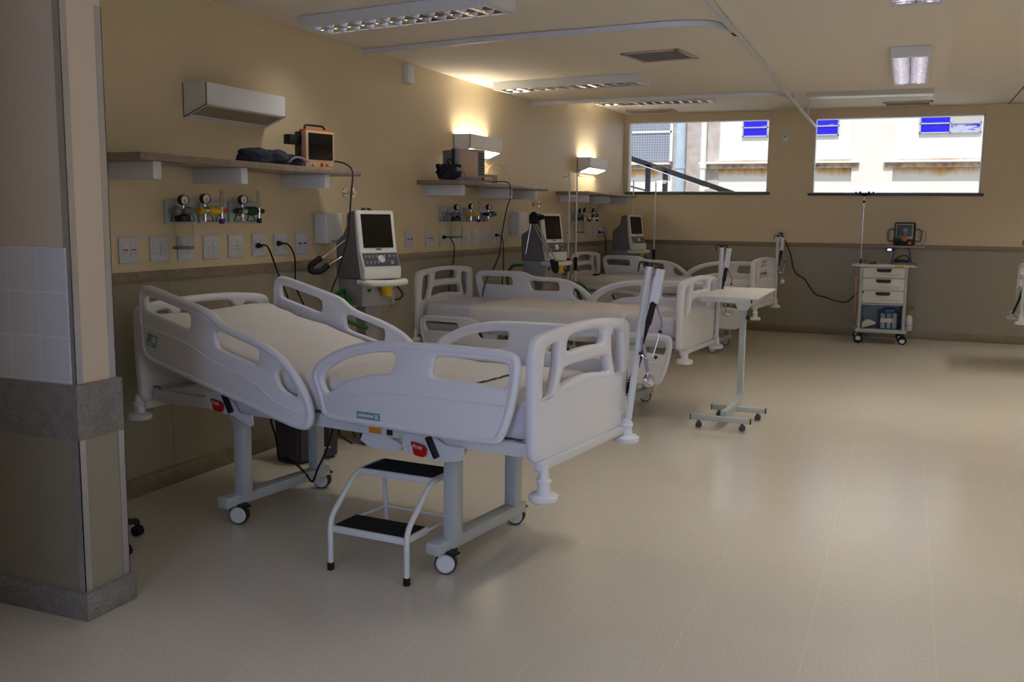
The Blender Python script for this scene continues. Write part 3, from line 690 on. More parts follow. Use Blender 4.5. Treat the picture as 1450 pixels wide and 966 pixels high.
# ------------------------------------------------------------------ beds
HEAD = [(-1.234, .86), (-1.232, .905), (-1.194, .938), (-1.127, .942), (-.994, .943), (-.893, .943), (-.806, .944), (-.731, .941), (-.684, .926), (-.632, .905), (-.564, .90), (-.493, .90), (-.4, .898), (-.317, .890), (-.234, .870), (-.152, .832), (-.094, .79), (-.041, .745), (-.004, .697), (.012, .644), (.002, .597), (-.026, .575), (-.08, .565), (-.191, .563), (-.485, .563), (-.86, .560), (-1.10, .557), (-1.143, .578), (-1.174, .639), (-1.198, .717), (-1.218, .786)]
H1 = [(-1.180, .875), (-1.165, .892), (-1.051, .892), (-.948, .893), (-.860, .893), (-.843, .869), (-.839, .825), (-.852, .813), (-.933, .814), (-1.051, .815), (-1.150, .816), (-1.165, .828)]
H2 = [(-.669, .846), (-.652, .864), (-.558, .868), (-.463, .868), (-.394, .868), (-.373, .854), (-.362, .804), (-.371, .781), (-.445, .779), (-.54, .778), (-.619, .777), (-.646, .79)]
H3 = [(-.243, .782), (-.218, .818), (-.194, .812), (-.141, .768), (-.091, .727), (-.105, .711), (-.155, .711), (-.196, .719), (-.224, .744)]
HL = [(-1.19, .728), (-1.089, .732), (-.945, .738), (-.791, .733), (-.671, .705), (-.524, .70), (-.358, .695), (-.268, .66), (-.208, .645), (-.06, .645)]
FOOT = [(.022, .854), (.038, .891), (.091, .935), (.194, .982), (.295, 1.012), (.404, 1.03), (.511, 1.036), (.705, 1.041), (.891, 1.042), (1.058, 1.038), (1.098, 1.026), (1.112, .991), (1.105, .92), (1.091, .847), (1.071, .763), (1.041, .687), (1.016, .656), (.979, .645), (.872, .644), (.706, .644), (.533, .646), (.352, .648), (.164, .65), (.093, .658), (.073, .687), (.061, .736), (.043, .785), (.024, .824)]
F1 = [(.083, .84), (.103, .875), (.181, .922), (.281, .959), (.392, .983), (.481, .990), (.499, .976), (.493, .937), (.475, .897), (.451, .892), (.354, .881), (.255, .851), (.166, .808), (.121, .773), (.101, .786), (.089, .81)]
F2 = [(.7, .980), (.715, .991), (.816, .993), (.923, .993), (1.043, .993), (1.063, .978), (1.064, .934), (1.049, .887), (1.029, .89), (.924, .895), (.805, .898), (.694, .898), (.683, .916), (.689, .945)]
FL = [(.087, .729), (.229, .774), (.378, .803), (.545, .816), (.816, .817), (1.05, .816)]
def sym(p): return p + [(-a, b) for a, b in reversed(p)]
BOARD = sym([(-.43, .575), (-.463, .60), (-.47, .66), (-.476, .85), (-.478, 1.02), (-.476, 1.065), (-.45, 1.094), (-.36, 1.110), (-.2, 1.122), (-.07, 1.126)])
B_TOP = sym([(-.175, 1.005), (-.195, 1.02), (-.19, 1.06), (-.165, 1.078), (-.06, 1.085)]) ; B_TOP = [(a, b) for a, b in B_TOP] + [(.06, 1.012), (-.06, 1.012)]
B_LOW = sym([(-.235, .866), (-.255, .878), (-.245, .905), (-.225, .938), (-.20, .948), (-.06, .952)]) + [(.08, .888), (-.08, .888)]
B_SIDE = [(-.395, .84), (-.405, .86), (-.398, .95), (-.388, 1.03), (-.365, 1.052), (-.285, 1.062), (-.265, 1.05), (-.262, .99), (-.28, .92), (-.315, .85), (-.335, .835)]
FRZ = .62
TB = radians(13.5)
def bed_rail(root, kind, side, tilt, low, name='side_rail', sticker=False):
    out, holes, line = (HEAD, (H1, H2, H3), HL) if kind == 'head' else (FOOT, (F1, F2), FL)
    v0 = side * .485; th = .042
    def T(a, b):
        if kind == 'head':
            if tilt:
                x, z = a - 0.0, b - .62; a, b = x * cos(TB) + z * sin(TB), .62 - x * sin(TB) + z * cos(TB)
            else: a, b = a + .085, b + .125
        return a, b - (.34 if low else 0)
    def f(a, b, t):
        a, b = T(a, b); return (a, v0 + t, b)
    q = MB()
    q.panel(chaikin(out, 2), [chaikin(h, 2) for h in holes], th - .010, .012, f)
    oc = chaikin(out, 2); n = len(oc); area = sum(oc[i][0] * oc[(i + 1) % n][1] - oc[(i + 1) % n][0] * oc[i][1] for i in range(n)); sg = 1 if area > 0 else -1
    rim = []
    for i in range(n):
        (ax, ay), (bx_, by) = oc[i - 1], oc[(i + 1) % n]; L = math.hypot(bx_ - ax, by - ay); rim.append((oc[i][0] - sg * (by - ay) / L * .017, oc[i][1] + sg * (bx_ - ax) / L * .017))
    q.tube([f(a, b, 0) for a, b in rim], .021, 10, closed=True)
    o = q.build(name, 'abs_white', root, angle=50)
    # moulded bead that follows the lower edge of the openings, on both faces
    q = MB()
    for s in (-1, 1):
        q.tube([f(a, b, s * (th / 2 - .006)) for a, b in chaikin(line, 2, False)], .0055, 8)
    q.build('moulded_bead', 'abs_white', o)
    if sticker:
        q = MB(); y = v0 - th / 2 + .0038
        def bx(a0, b0, a1, b1, yy, d=.0012):
            pts = [T(a0, b0), T(a1, b0), T(a1, b1), T(a0, b1)]
            q.prism(pts, lambda a, b, t: (a, yy + t, b), 0, d)
        if kind == 'head':
            bx(-1.125, .64, -1.05, .705, y); q.mi = 1; bx(-1.115, .648, -1.085, .66, y - .001); bx(-1.09, .665, -1.06, .695, y - .001)
        else:
            bx(.285, .678, .415, .712, y); q.mi = 1; bx(.295, .690, .38, .700, y - .001); bx(.39, .685, .403, .705, y - .001)
        q.build('maker_sticker', ['blue_label', 'paper'], o)
    return o
def slab_ring(w, t, r=.045, n=5):
    """cross-section of a mattress, (v, h) from bottom 0 to top t"""
    pts = []
    for cx, cz, a0 in ((w - r, t - r, 0), (-w + r, t - r, 90), (-w + r, r, 180), (w - r, r, 270)):
        for k in range(n + 1):
            a = radians(a0 + 90 * k / n); pts.append((cx + r * cos(a), cz + r * sin(a)))
    out = []
    for i, p in enumerate(pts):
        q = pts[(i + 1) % len(pts)]; out.append(p); L = math.dist(p, q); m = int(L / .06)
        for k in range(1, m): out.append((p[0] + (q[0] - p[0]) * k / m, p[1] + (q[1] - p[1]) * k / m))
    return out
def soft_slab(u0, u1, w, zc, t, amp=.004, seed=0, r=.045, h0=0, step=.035):
    bm = bmesh.new(); ring = slab_ring(w, t, r); n = max(8, int((u1 - u0) / step)); rings = []
    for i in range(n + 1):
        u = u0 + (u1 - u0) * i / n; e = min(i, n - i) / n * (u1 - u0); k = 1.0
        if e < .05: k = 1 - .05 * (1 - math.sqrt(max(0, 1 - (1 - e / .05) ** 2)))
        row = []
        for (a, h) in ring:
            hh = h if h < t / 2 else t / 2 + (h - t / 2) * (1 - (1 - k) * 6); aa = a * (1 - (1 - k) * .8)
            p = Vector((u, aa, zc(u) + h0 + hh))
            d = noise.noise(Vector((u * 5 + seed, aa * 5, hh * 4))) * amp + noise.noise(Vector((u * 14 + seed, aa * 9, 3))) * amp * .45
            p.z += d; p.y += d * .6 * (1 if a > 0 else -1); row.append(bm.verts.new(p))
        rings.append(row)
    m = len(ring)
    for A, B in zip(rings, rings[1:]):
        for k in range(m): bm.faces.new((A[k], A[(k + 1) % m], B[(k + 1) % m], B[k]))
    bm.faces.new(rings[0][::-1]); bm.faces.new(rings[-1]); bmesh.ops.recalc_face_normals(bm, faces=bm.faces[:])
    q = MB(); q._add(bm); return q
def caster(root, u, v, name='caster', r=.05, ang=0):
    q = MB(); M = Matrix.Translation((u, v, r)) @ Matrix.Rotation(ang, 4, 'Z') @ Matrix.Rotation(pi / 2, 4, 'X')
    q.lathe([(.02, -.022), (.046, -.024), (r, -.018), (r, .018), (.046, .024), (.02, .022)], seg=28, M=M); q.mi = 1
    for s in (-1, 1): q.lathe([(0, s * .024), (.042, s * .024), (.043, s * .022), (.034, s * .029), (0, s * .029)], seg=24, M=M)
    o = q.build(name, ['tyre_grey', 'enamel_white'], root)
    q = MB(); q.cyl((u - .01, v, r + .03), (u - .01, v, .105), .013, seg=12); q.prism([(-.05, .055), (-.03, .066), (.03, .072), (.058, .06), (.058, .054), (.02, .062), (-.03, .056)], lambda a, b, t: (u + a, v + t, r + b - .012), -.027, .027)
    q.build('fork', 'dark_plastic', o)
    return o
def bumper(root, u, v, z, zs):
    q = MB(); q.lathe([(.02, -.018), (.055, -.018), (.062, -.010), (.062, .008), (.052, .016), (.030, .020), (.026, .05), (.026, .058), (.032, .062), (.032, .072), (.024, .078), (.018, zs - z)], c=(u, v, z), seg=28)
    return q.build('bumper', 'abs_white', root)
def make_bed(label, loc, rz, tilt, low_near, clothes, sticker=False, bz=.44):
    root = thing('hospital_bed', label, 'hospital bed', (loc[0], loc[1], 0), rz, 'hospital beds along the ward')
    # boards
    for u, nm in ((1.15, 'footboard'), (-1.20, 'headboard')):
        q = MB(); q.panel(chaikin(BOARD, 2), [chaikin(B_TOP, 2), chaikin(B_LOW, 2), chaikin(B_SIDE, 2), chaikin([(-a, b) for a, b in B_SIDE], 2)], .05, .017, lambda a, b, t, u=u: (u + t, a, b))
        o = q.build(nm, 'abs_white', root, angle=50)
        q = MB()
        for s in (-1, 1):
            q.tube([(u + s * .0235, v, .84 + .018 * (1 - (v / .43) ** 2)) for v in [-.43 + .86 * i / 20 for i in range(21)]], .0035, 6)
            q.tube([(u + s * .0235, v, .655) for v in (-.43, 0, .43)], .0025, 6)
        q.build('moulded_bead', 'abs_white', o)
    # frame
    q = MB()
    for s in (-1, 1): q.box((-1.15, s * .40 - .02, FRZ - .03), (1.12, s * .40 + .02, FRZ + .03), .004)
    for u in (-1.13, -.62, .0, .62, 1.10): q.box((u - .025, -.40, FRZ - .03), (u + .025, .40, FRZ + .025), .004)
    q.build('frame', 'enamel_white', root)
    for u, s in ((-1.2, 1), (1.17, -1)):
        q = MB(); q.box((u - .02, -.44, FRZ - .075), (u + .02, .44, FRZ - .035), .008); 
        q.box((min(u, u + s * .1), -.30, FRZ - .07), (max(u, u + s * .1), -.26, FRZ - .02), .004); q.box((min(u, u + s * .1), .26, FRZ - .07), (max(u, u + s * .1), .30, FRZ - .02), .004)
        q.build('end_beam', 'enamel_white', root)
    for (u, v, z) in ((1.19, -.42, bz), (1.19, .42, .52), (-1.225, -.45, .505), (-1.225, .45, .505)): bumper(root, u, v, z, FRZ - .05 if z < .503 else .62)
    # platform and mattress
    ht = math.tan(TB)
    zc0 = (lambda u: .655 + (max(0, -.2 - u) * ht if tilt else 0))
    def zs(u):   # soft bend at the hinge
        return sum(zc0(u + d) for d in (-.12, -.06, 0, .06, .12)) / 5
    q = MB(); n = 24
    for i in range(n): 
        a, b = -1.1 + 2.15 * i / n, -1.1 + 2.15 * (i + 1) / n
        q.prism([(a, zs(a) - .012), (b, zs(b) - .012), (b, zs(b)), (a, zs(a))], lambda x, z, t: (x, t, z), -.41, .41)
    q.build('platform', 'enamel_grey', root)
    soft_slab(-1.14, 1.115, .43, zs, .165, .003, loc[1], h0=.004).build('mattress', 'mattress_white', root, angle=180)
    for k, (a, b) in enumerate(clothes):
        soft_slab(a, b, .437, zs, .172, .011, loc[1] + 3 + k, h0=.006 if b - a < 1.9 else .004).build('sheet', 'sheet_white', root, angle=180)
    # legs
    for u in (-.62, .665):
        q = MB(); q.box((u - .035, -.46, .10), (u + .035, .32, .155), .005); q.build('base_beam', 'enamel_grey', root)
        for v in (-.34, .245):
            uu = u + (.03 if v < 0 else .0) ; q = MB(); q.box((uu - .032, v - .032, .15), (uu + .032, v + .032, FRZ - .02), .004); q.prism([(-.032, .50), (.032, .50), (.07, .59), (-.07, .59)], lambda a, b_, tt, uu=uu, v=v: (uu + a, v + tt, b_), -.03, .03, .004); q.build('column', 'enamel_grey', root)
    for (u, v) in ((.684, -.38), (.60, .385), (-.60, -.365), (-.68, .36)): caster(root, u, v, ang=.45 if v < 0 else .3)
    # side rails and their hinges
    for kind in ('head', 'foot'):
        for side in (-1, 1):
            bed_rail(root, kind, side, tilt, low_near and side < 0, sticker=sticker and side < 0)
    for side in (-1, 1):
        for u0, tp in ((.66, 0), (-.57, 1)):
            z = .575; du = u0 - .66; dz = .06 if (tilt and tp) else 0
            q = MB(); y0 = side * .435
            def f(a, b, t, du=du, dz=dz, y0=y0): return (a + du, y0 + t, b + dz * (a < .72))
            q.prism([(.49, .575), (.50, .615), (.54, .63), (.66, .63), (.72, .60), (.81, .60), (.815, .55), (.80, .54), (.69, .52), (.66, .525), (.53, .535), (.50, .55)], lambda a, b, t, f=f: f(a, b, t), -.008, .008, .003)
            q.cyl(f(.52, .57, -.012), f(.52, .57, .012), .008); q.cyl(f(.77, .57, -.012), f(.77, .57, .012), .010)
            br = q.build('rail_hinge', 'enamel_white', root)
            q = MB(); q.box((-.012, -.012, -.05), (.012, .012, .05), .004, M=Matrix.Translation(f(.662, .585, side * .02)) @ Matrix.Rotation(radians(-28), 4, 'Y')); q.build('gas_spring', 'dark_plastic', br)
            q = MB(); yy = y0 + side * .016
            sg = -1
            q.prism([(.549, .598), (.615, .588), (.633, .568), (.628, .566), (.628, .545), (.618, .535), (.573, .540), (.565, .548), (.562, .570)], lambda a, b, t, f=f, side=side: f(a, b, side * .02 + t), -.010, .010, .003)
            if side < 0:
                q.mi = 1; p = f(.590, .578, -.0305)
                q.text('PUXE', .021, .0006, Matrix.Translation(p) @ Matrix.Rotation(radians(8), 4, 'Y') @ Matrix.Rotation(pi / 2, 4, 'X'))
            q.build('release_lever', ['red_plastic', 'paper'], root)
    return root
bed1 = make_bed('white hospital bed nearest the camera, backrest raised, step stool at its side', (1.464, 4.17), radians(-7.9), True, False, [(-1.15, 1.0)], True)
bed2 = make_bed('white hospital bed in the middle bay, flat, with its near rails lowered', (1.253, 7.69), radians(-5.5), False, True, [(-.72, .72)], bz=.50)
bed3 = make_bed('white hospital bed farthest away, below the left window', (1.22, 11.78), radians(-7.85), False, True, [(-1.1, .9)])
bed4 = make_bed('white hospital bed cut off by the right edge of the picture', (6.25, 11.735), radians(180), False, False, [(-1.1, .9)], bz=.50)
q = MB(); q.tube(fillet([(-1.172, -.40, .66), (-1.12, -.40, .665), (-1.12, -.40, .62), (-1.172, -.40, .615)], .01), .004, 6); q.build('latch', 'dark_plastic', bed1)
# frame stickers, cable brackets and print on the sheet of the nearest bed
q = MB(); q.box((.29, -.4225, .598), (.36, -.419, .632)); q.build('warning_sticker', 'orange_label', bed1)
q = MB(); q.box((.385, -.4225, .592), (.465, -.419, .634)); q.mi = 1; q.box((.392, -.4235, .60), (.425, -.421, .627)); q.build('info_sticker', ['paper', 'green_dark'], bed1)
q = MB(); q.prism([(.235, .555), (.25, .59), (.40, .59), (.48, .56), (.46, .528), (.29, .528)], lambda a, b, t: (a, -.41 + t, b), -.01, .01, .003); q.cyl((.265, -.424, .556), (.265, -.41, .556), .011); q.cyl((.445, -.424, .548), (.445, -.41, .548), .011); q.build('frame_bracket', 'enamel_white', bed1)
q = MB()
for i in range(16):
    a = i / 16; u, v = .70 + .02 * sin(a * 3), -.26 + .48 * a
    q.box((u - .006 - .003 * (i % 3), v - .009, .829), (u + .006 + .003 * (i % 2), v + .009, .8325))
q.build('sheet_print', 'dark_plastic', bed1)

# poles standing in the bed bumpers, with hand set, coiled cord and stethoscope
def bed_local(bed, p): return Matrix.Translation(bed.location) @ Matrix.Rotation(bed.rotation_euler.z, 4, 'Z') @ Vector(p)
def pole_set(bed, lean, where, H=.83, coil_low=.34):
    base = bed_local(bed, (1.19, .42, .535))
    ax = Vector((lean[0], lean[1], H)).normalized(); L = math.sqrt(lean[0] ** 2 + lean[1] ** 2 + H ** 2)
    R = Vector((0, 0, 1)).rotation_difference(ax).to_matrix().to_4x4()
    def P(a, b, z): return R @ Vector((a, b, z))
    fx, fy = cos(-.39), sin(-.39)              # sideways as the room sees it
    def Q(s, d, z): return tuple(R @ Vector((s * .925 + d * .38, s * .38 - d * .925, z)))
    t = thing('accessory_pole', 'white tube pole standing in the foot corner of %s' % where, 'pole', base, group='tube poles on the bed foot corners')
    q = MB(); q.cyl((0, 0, 0), tuple(P(0, 0, L)), .0165, seg=16); q.build('tube', 'enamel_white', t)
    q = MB(); q.cyl((0, 0, 0), tuple(P(0, 0, .07)), .024, seg=20, bev=.004); q.build('collar', 'abs_white', t)
    q = MB(); q.cyl(tuple(P(0, 0, L - .015)), tuple(P(0, 0, L + .006)), .018, seg=16)
    for s in (-1, 1): q.tube(fillet([Q(0, 0, L), Q(s * .046, 0, L + .004), Q(s * .050, .01, L - .042)], .015), .005, 6)
    q.build('hook_bracket', 'dark_plastic', t)
    h = thing('hand_set', 'white and black hand set hanging on the pole of %s' % where, 'hand set', base + Vector(Q(.050, .045, L - .02)), group='hand sets on the bed poles')
    q = MB(); q.tube([Q(0, 0, 0), Q(-.012, 0, -.16)], 0, sq=(.036, .026)); q.build('body', 'pvc_white', h)
    q = MB(); q.tube(spline([Q(-.012, 0, -.155), Q(-.017, 0, -.19), Q(-.021, 0, -.23), Q(-.026, 0, -.265)], 5), .0155, 10); q.cyl(Q(-.026, 0, -.26), Q(-.034, 0, -.36), .012, .003, seg=10); q.build('grip', 'black_rubber', h)
    c = thing('coiled_cord', 'black coiled cord down the pole of %s' % where, 'cord', base + Vector(Q(.022, .0, L - .42)), group='coiled cords on the bed poles')
    pts = []; n = 26
    for i in range(n * 8 + 1):
        a = i / 8; z = -(coil_low) * i / (n * 8); off = -.10 * (i / (n * 8)) ** 1.5
        pts.append(Q(off + .011 * cos(a * 2 * pi), -.035 + .010 * sin(a * 2 * pi), z))
    MB().tube(pts, .0052, 5).build('coil', 'black_rubber', c)
    s = thing('stethoscope', 'grey stethoscope hanging from the pole of %s' % where, 'stethoscope', base + Vector(Q(.02, .035, L - .05)), group='stethoscopes on the bed poles')
    q = MB(); q.tube(spline([Q(.0, -.05, 0), Q(-.006, -.05, -.1), Q(-.004, -.05, -.25), Q(.0, -.01, -.33), Q(.016, .012, -.40), Q(.034, .012, -.46)], 6), .009, 8)
    q.tube(spline([Q(.02, 0, -.10), Q(.045, .005, -.16), Q(.07, .005, -.22), Q(.068, .005, -.26)], 6), .0065, 8); q.build('tubing', 'grey_tube', s)
    q = MB(); q.tube(spline([Q(.068, .005, -.26), Q(.058, .005, -.33), Q(.05, .005, -.38)], 5), .0028, 6); q.tube(spline([Q(-.01, .01, -.38), Q(.02, .02, -.395), Q(.06, .012, -.385)], 5), .0035, 6); q.build('headset', 'chrome', s)
    q = MB()
    for p in (Q(.068, .005, -.262), Q(-.012, .01, -.375), Q(.062, .012, -.385)): q.sphere(p, .0095, seg=10)
    q.build('ear_tip', 'dark_plastic', s)
    q = MB(); p = Vector(Q(.042, .014, -.50)); M = Matrix.Translation(p) @ Matrix.Rotation(radians(-30), 4, 'Z') @ Matrix.Rotation(radians(80), 4, 'X')
    q.lathe([(.012, -.012), (.03, -.010), (.032, .004), (.026, .010), (.012, .02), (.008, .03)], seg=20, M=M); q.cyl(tuple(p), tuple(p + Vector((0, 0, .045))), .008); q.build('chest_piece', 'chrome', s)
pole_set(bed1, (.082, .034), 'the nearest bed')
pole_set(bed2, (.02, .0), 'the middle bed', .82)
pole_set(bed3, (.0, .0), 'the farthest bed', .84)
pole_set(bed4, (.0, .0), 'the bed at the right edge', .84)

t = thing('bed_remote', 'small black remote with cord lying at the head of the farthest bed', 'remote', bed_local(bed3, (-.925, -.20, .838)), bed3.rotation_euler.z)
q = MB(); q.box((-.02, -.06, 0), (.022, .06, .02), .005); q.build('case', 'dark_plastic', t)
q = MB(); q.tube(spline([(0, .055, .01), (-.03, .14, .012), (-.06, .24, .014), (-.10, .40, .02), (-.16, .60, .02)], 6), .005, 6); q.build('cable', 'dark_plastic', t)
# drip stands behind the middle and farthest bays
def iv_pole(x, y, H, sleeve, hook, label):
    t = thing('drip_stand', label, 'drip stand', (x, y, 0), group='slim white drip poles')
    q = MB(); q.cyl((0, 0, .06), (0, 0, sleeve), .014, seg=12); q.build('lower_tube', 'enamel_white', t)
    q = MB(); q.cyl((0, 0, sleeve), (0, 0, H), .009, seg=12); q.build('upper_tube', 'enamel_white', t)
    q = MB(); q.cyl((0, 0, sleeve - .13), (0, 0, sleeve + .02), .021, seg=14, bev=.004); q.build('clamp_sleeve', 'black_rubber', t)
    if hook:
        q = MB(); s = hook
        q.tube(spline([(0, 0, H - .02), (s * .03, 0, H - .05), (s * .075, 0, H - .055), (s * .095, 0, H - .03)], 5), .006, 6); q.build('hook', 'chrome', t)
    q = MB()
    for k in range(3):
        a = k * 2 * pi / 3 + .4; q.tube([(0, 0, .1), (cos(a) * .2, sin(a) * .2, .06)], .012, 8)
    q.build('base', 'enamel_white', t)
    for k in range(3):
        a = k * 2 * pi / 3 + .4; q = MB(); q.lathe([(.01, -.012), (.03, -.01), (.03, .01), (.01, .012)], c=(cos(a) * .2, sin(a) * .2, .03), M=Matrix.Rotation(pi / 2, 4, 'X'), seg=16); q.build('caster', 'black_rubber', t)
t = thing('drip_stand', 'white drip stand with twin poles and outward hooks beside the farthest headboard', 'drip stand', (.41, 10.34, 0), group='slim white drip poles')
for s_x, dy, sl in ((-1, -.02, 1.09), (1, .02, 1.10)):
    x = s_x * .038
    q = MB(); q.cyl((x, dy, .08), (x, dy, sl), .014, seg=12); q.build('lower_tube', 'enamel_white', t)
    q = MB(); q.cyl((x, dy, sl), (x, dy, 2.07), .009, seg=12); q.build('upper_tube', 'enamel_white', t)
    q = MB(); q.cyl((x, dy, sl - .13), (x, dy, sl + .02), .021, seg=14, bev=.004); q.build('clamp_sleeve', 'black_rubber', t)
    q = MB(); q.tube(spline([(x, dy, 2.05), (x + s_x * .03, dy, 2.02), (x + s_x * .075, dy, 2.015), (x + s_x * .095, dy, 2.04)], 5), .006, 6); q.build('hook', 'chrome', t)
q = MB(); q.cyl((-.038, -.02, 1.80), (.038, .02, 1.80), .006, seg=8); q.build('crossbar', 'enamel_white', t)
q = MB()
for k in range(4):
    a = k * pi / 2 + .4; q.tube([(0, 0, .1), (cos(a) * .2, sin(a) * .2, .06)], .012, 8)
q.box((-.055, -.03, .085), (.055, .03, .115), .006); q.build('base', 'enamel_white', t)
for k in range(4):
    a = k * pi / 2 + .4; q = MB(); q.lathe([(.01, -.012), (.03, -.01), (.03, .01), (.01, .012)], c=(cos(a) * .2, sin(a) * .2, .03), M=Matrix.Rotation(pi / 2, 4, 'X'), seg=16); q.build('caster', 'black_rubber', t)
iv_pole(.295, 13.33, 2.09, 1.12, 0, 'slim drip pole behind the farthest ventilator')
iv_pole(.70, 12.98, 2.05, 1.12, 0, 'slim drip pole right of the farthest ventilator, under the left window')

# ------------------------------------------------------------------ ventilators
def ventilator(label, x, y, rz, arm, hose):
    t = thing('ventilator', label, 'ventilator', (x, y, 0), rz, 'bedside ventilators')
    w = .155
    prof = [(-.075, 1.50), (-.072, 1.575), (-.045, 1.597), (.045, 1.602), (.085, 1.33), (.135, 1.205), (.13, 1.14), (-.20, 1.13), (-.205, 1.37), (-.185, 1.40), (-.115, 1.44)]
    q = MB(); q.prism(prof, lambda a, b, tt: (a, tt, b), -w + .008, w - .008, .008); q.build('body', 'grey_plastic', t)
    fr = [(.030, 1.604), (.060, 1.604), (.102, 1.332), (.155, 1.20), (.148, 1.138), (.10, 1.138), (.06, 1.33)]
    q = MB(); q.prism(fr, lambda a, b, tt: (a, tt, b), -w, w, .006); q.build('bezel', 'ivory_plastic', t)
    def fp(s, yy, off=0.002):   # point on the sloped screen face, s from 0 top to 1 bottom
        return (.060 + (.102 - .060) * s + off, yy, 1.604 + (1.332 - 1.604) * s)
    q = MB(); q.prism([(.09, -.125), (.09, .125), (.93, .125), (.93, -.125)], lambda a, b, tt: fp(a, b, tt), -.004, .003, 0); q.build('screen', 'screen_black', t)
    def cp(s, yy, off=.002): return (.102 + .053 * s + off, yy, 1.332 - .132 * s)
    q = MB(); q.prism([(.12, -.145), (.12, .145), (.80, .145), (.80, -.145)], lambda a, b, tt: cp(a, b, tt), -.003, .003); q.build('control_panel', 'panel_grey', t)
    def btn(): q.build('button', 'grey_light', t)
    for r in (.30, .60):
        for k in range(4):
            yy = -.125 + .032 * k; q = MB(); q.box((-.004, -.008, -.008), (.004, .008, .008), .002, M=Matrix.Translation(cp(r, yy, .005))); btn()
    for yy in (.03, .075, .115): q = MB(); q.box((-.004, -.009, -.009), (.004, .009, .009), .002, M=Matrix.Translation(cp(.28, yy, .005))); btn()
    q = MB(); q.box((-.004, -.012, -.012), (.004, .012, .012), .002, M=Matrix.Translation(cp(.62, .085, .005))); btn()
    M = Matrix.Translation(cp(.45, .0, .004)) @ Matrix.Rotation(radians(68), 4, 'Y')
    q = MB(); q.lathe([(.0, 0), (.026, 0), (.028, .006), (.022, .014), (.018, .014), (.017, .006), (0, .006)], seg=24, M=M); q.build('knob', 'ivory_plastic', t)
    q = MB(); q.box((.155, -.022, 1.215), (.159, .022, 1.225)); q.bm.transform(Matrix.Translation((-.055, 0, .12))); q.build('nameplate', 'panel_grey', t)
    q = MB(); q.tube(fillet([(.06, -w + .02, 1.115), (.185, -w + .02, 1.115), (.205, 0, 1.11), (.19, w + .025, 1.115), (.02, w + .025, 1.115)], .05, 6), .022, 12); q.build('handle', 'ivory_plastic', t)
    q = MB(); q.box((-.19, -.14, .95), (.10, .14, 1.135), .01); q.build('base_unit', 'grey_light', t)
    q = MB(); q.cyl((.10, -.085, 1.06), (.112, -.085, 1.06), .012, seg=14); q.build('gas_port', 'green_dark', t)
    q = MB(); q.cyl((.15, .03, 1.02), (.15, .03, 1.09), .035, .042, seg=18); q.cyl((.10, .03, 1.06), (.15, .03, 1.06), .02); q.build('water_trap', 'yellow_plastic', t)
    q = MB(); q.tube(spline([(.10, -.02, 1.07), (.16, .0, 1.06), (.17, .05, .98), (.15, .04, .90)], 6), .011, 8); q.tube(spline([(.10, .10, 1.05), (.15, .11, 1.08), (.17, .16, 1.04), (.16, .12, .98), (.15, .07, .94)], 6), .010, 8); q.build('clear_tube', 'clear_plastic', t)
    q = MB(); q.tube(spline([(.08, .17, 1.08), (.11, .195, 1.02), (.09, .17, .985), (.05, .13, .99)], 6), .006, 6); q.build('sensor_cable', 'black_rubber', t)
    q = MB(); q.box((-.10, -.06, .12), (.02, .06, .96), .02); q.build('column', 'grey_light', t)
    q = MB(); q.box((-.27, -.2, .09), (.2, .2, .14), .02); q.build('trolley_base', 'grey_light', t)
    for a in (-.22, .15):
        for b in (-.16, .16): q = MB(); q.lathe([(.01, -.015), (.045, -.013), (.045, .013), (.01, .015)], c=(a, b, .045), M=Matrix.Rotation(pi / 2, 4, 'X'), seg=18); q.cyl((a, b, .045), (a, b, .1), .012); q.build('caster', 'black_rubber', t)
    q = MB()
    q.cyl((-.045, 0, 1.60), (-.045, 0, 1.622), .045, .03, seg=18, bev=.006) if arm == 'low' else None
    if arm == 'low': q.build('top_cap', 'dark_plastic', t)
    else: q.bm.free()
    if arm == 'low':
        rods = [[(-.06, -.165, 1.40), (-.10, -.335, 1.275)], [(-.08, -.165, 1.29), (-.10, -.30, 1.22)]]
        el = [(-.10, -.335, 1.28), (-.115, -.40, 1.235), (-.115, -.405, 1.195), (-.10, -.345, 1.19), (-.10, -.28, 1.228)]
    elif arm == 'high':
        rods = [[(-.10, -.20, 1.20), (-.06, -.165, 1.52)], [(-.02, -.185, 1.50), (.225, -.19, 1.13)], [(.01, -.18, 1.50), (.255, -.175, 1.15)]]
        el = [(.22, -.19, 1.16), (.24, -.19, 1.07), (.268, -.18, 1.05), (.262, -.175, 1.14)]
    else: rods = []; el = None
    if rods:
        q = MB()
        for p in rods: q.cyl(p[0], p[1], .0075, seg=10)
        q.build('support_arm', 'chrome', t)
        q = MB(); q.tube(spline(el, 6), .021, 10); q.build('arm_joint', 'black_rubber', t)
        if arm == 'high':
            q = MB()
            q.tube(spline([(-.06, -.165, 1.50), (-.065, -.165, 1.575), (-.03, -.165, 1.60), (-.005, -.165, 1.57), (-.005, -.165, 1.50)], 6), .021, 10); q.sphere((.045, -.14, 1.565), .032); q.cyl((0, -.16, 1.56), (.05, -.14, 1.565), .016)
            q.build('arm_joint', 'black_rubber', t)
    for hp in hose:
        q = MB(); pts = spline(hp, 14); q.tube(pts, .013, 8)
        for p, p2 in zip(pts[::2], pts[1::2]): q.tube([p, p.lerp(p2, .5)], .0165, 8)
        q.build('breathing_hose', 'green_hose', t)
    return t
ventilator('grey and white ventilator behind the nearest bed, screen facing right', .45, 5.84, radians(-24), 'low', [[(-.12, -.12, 1.05), (-.05, -.26, 1.02), (.0, -.30, .93), (.05, -.24, .86), (.1, -.1, .8)], [(-.1, -.14, 1.02), (.06, -.22, .99), (.08, -.30, .94), (.0, -.3, .88)]])
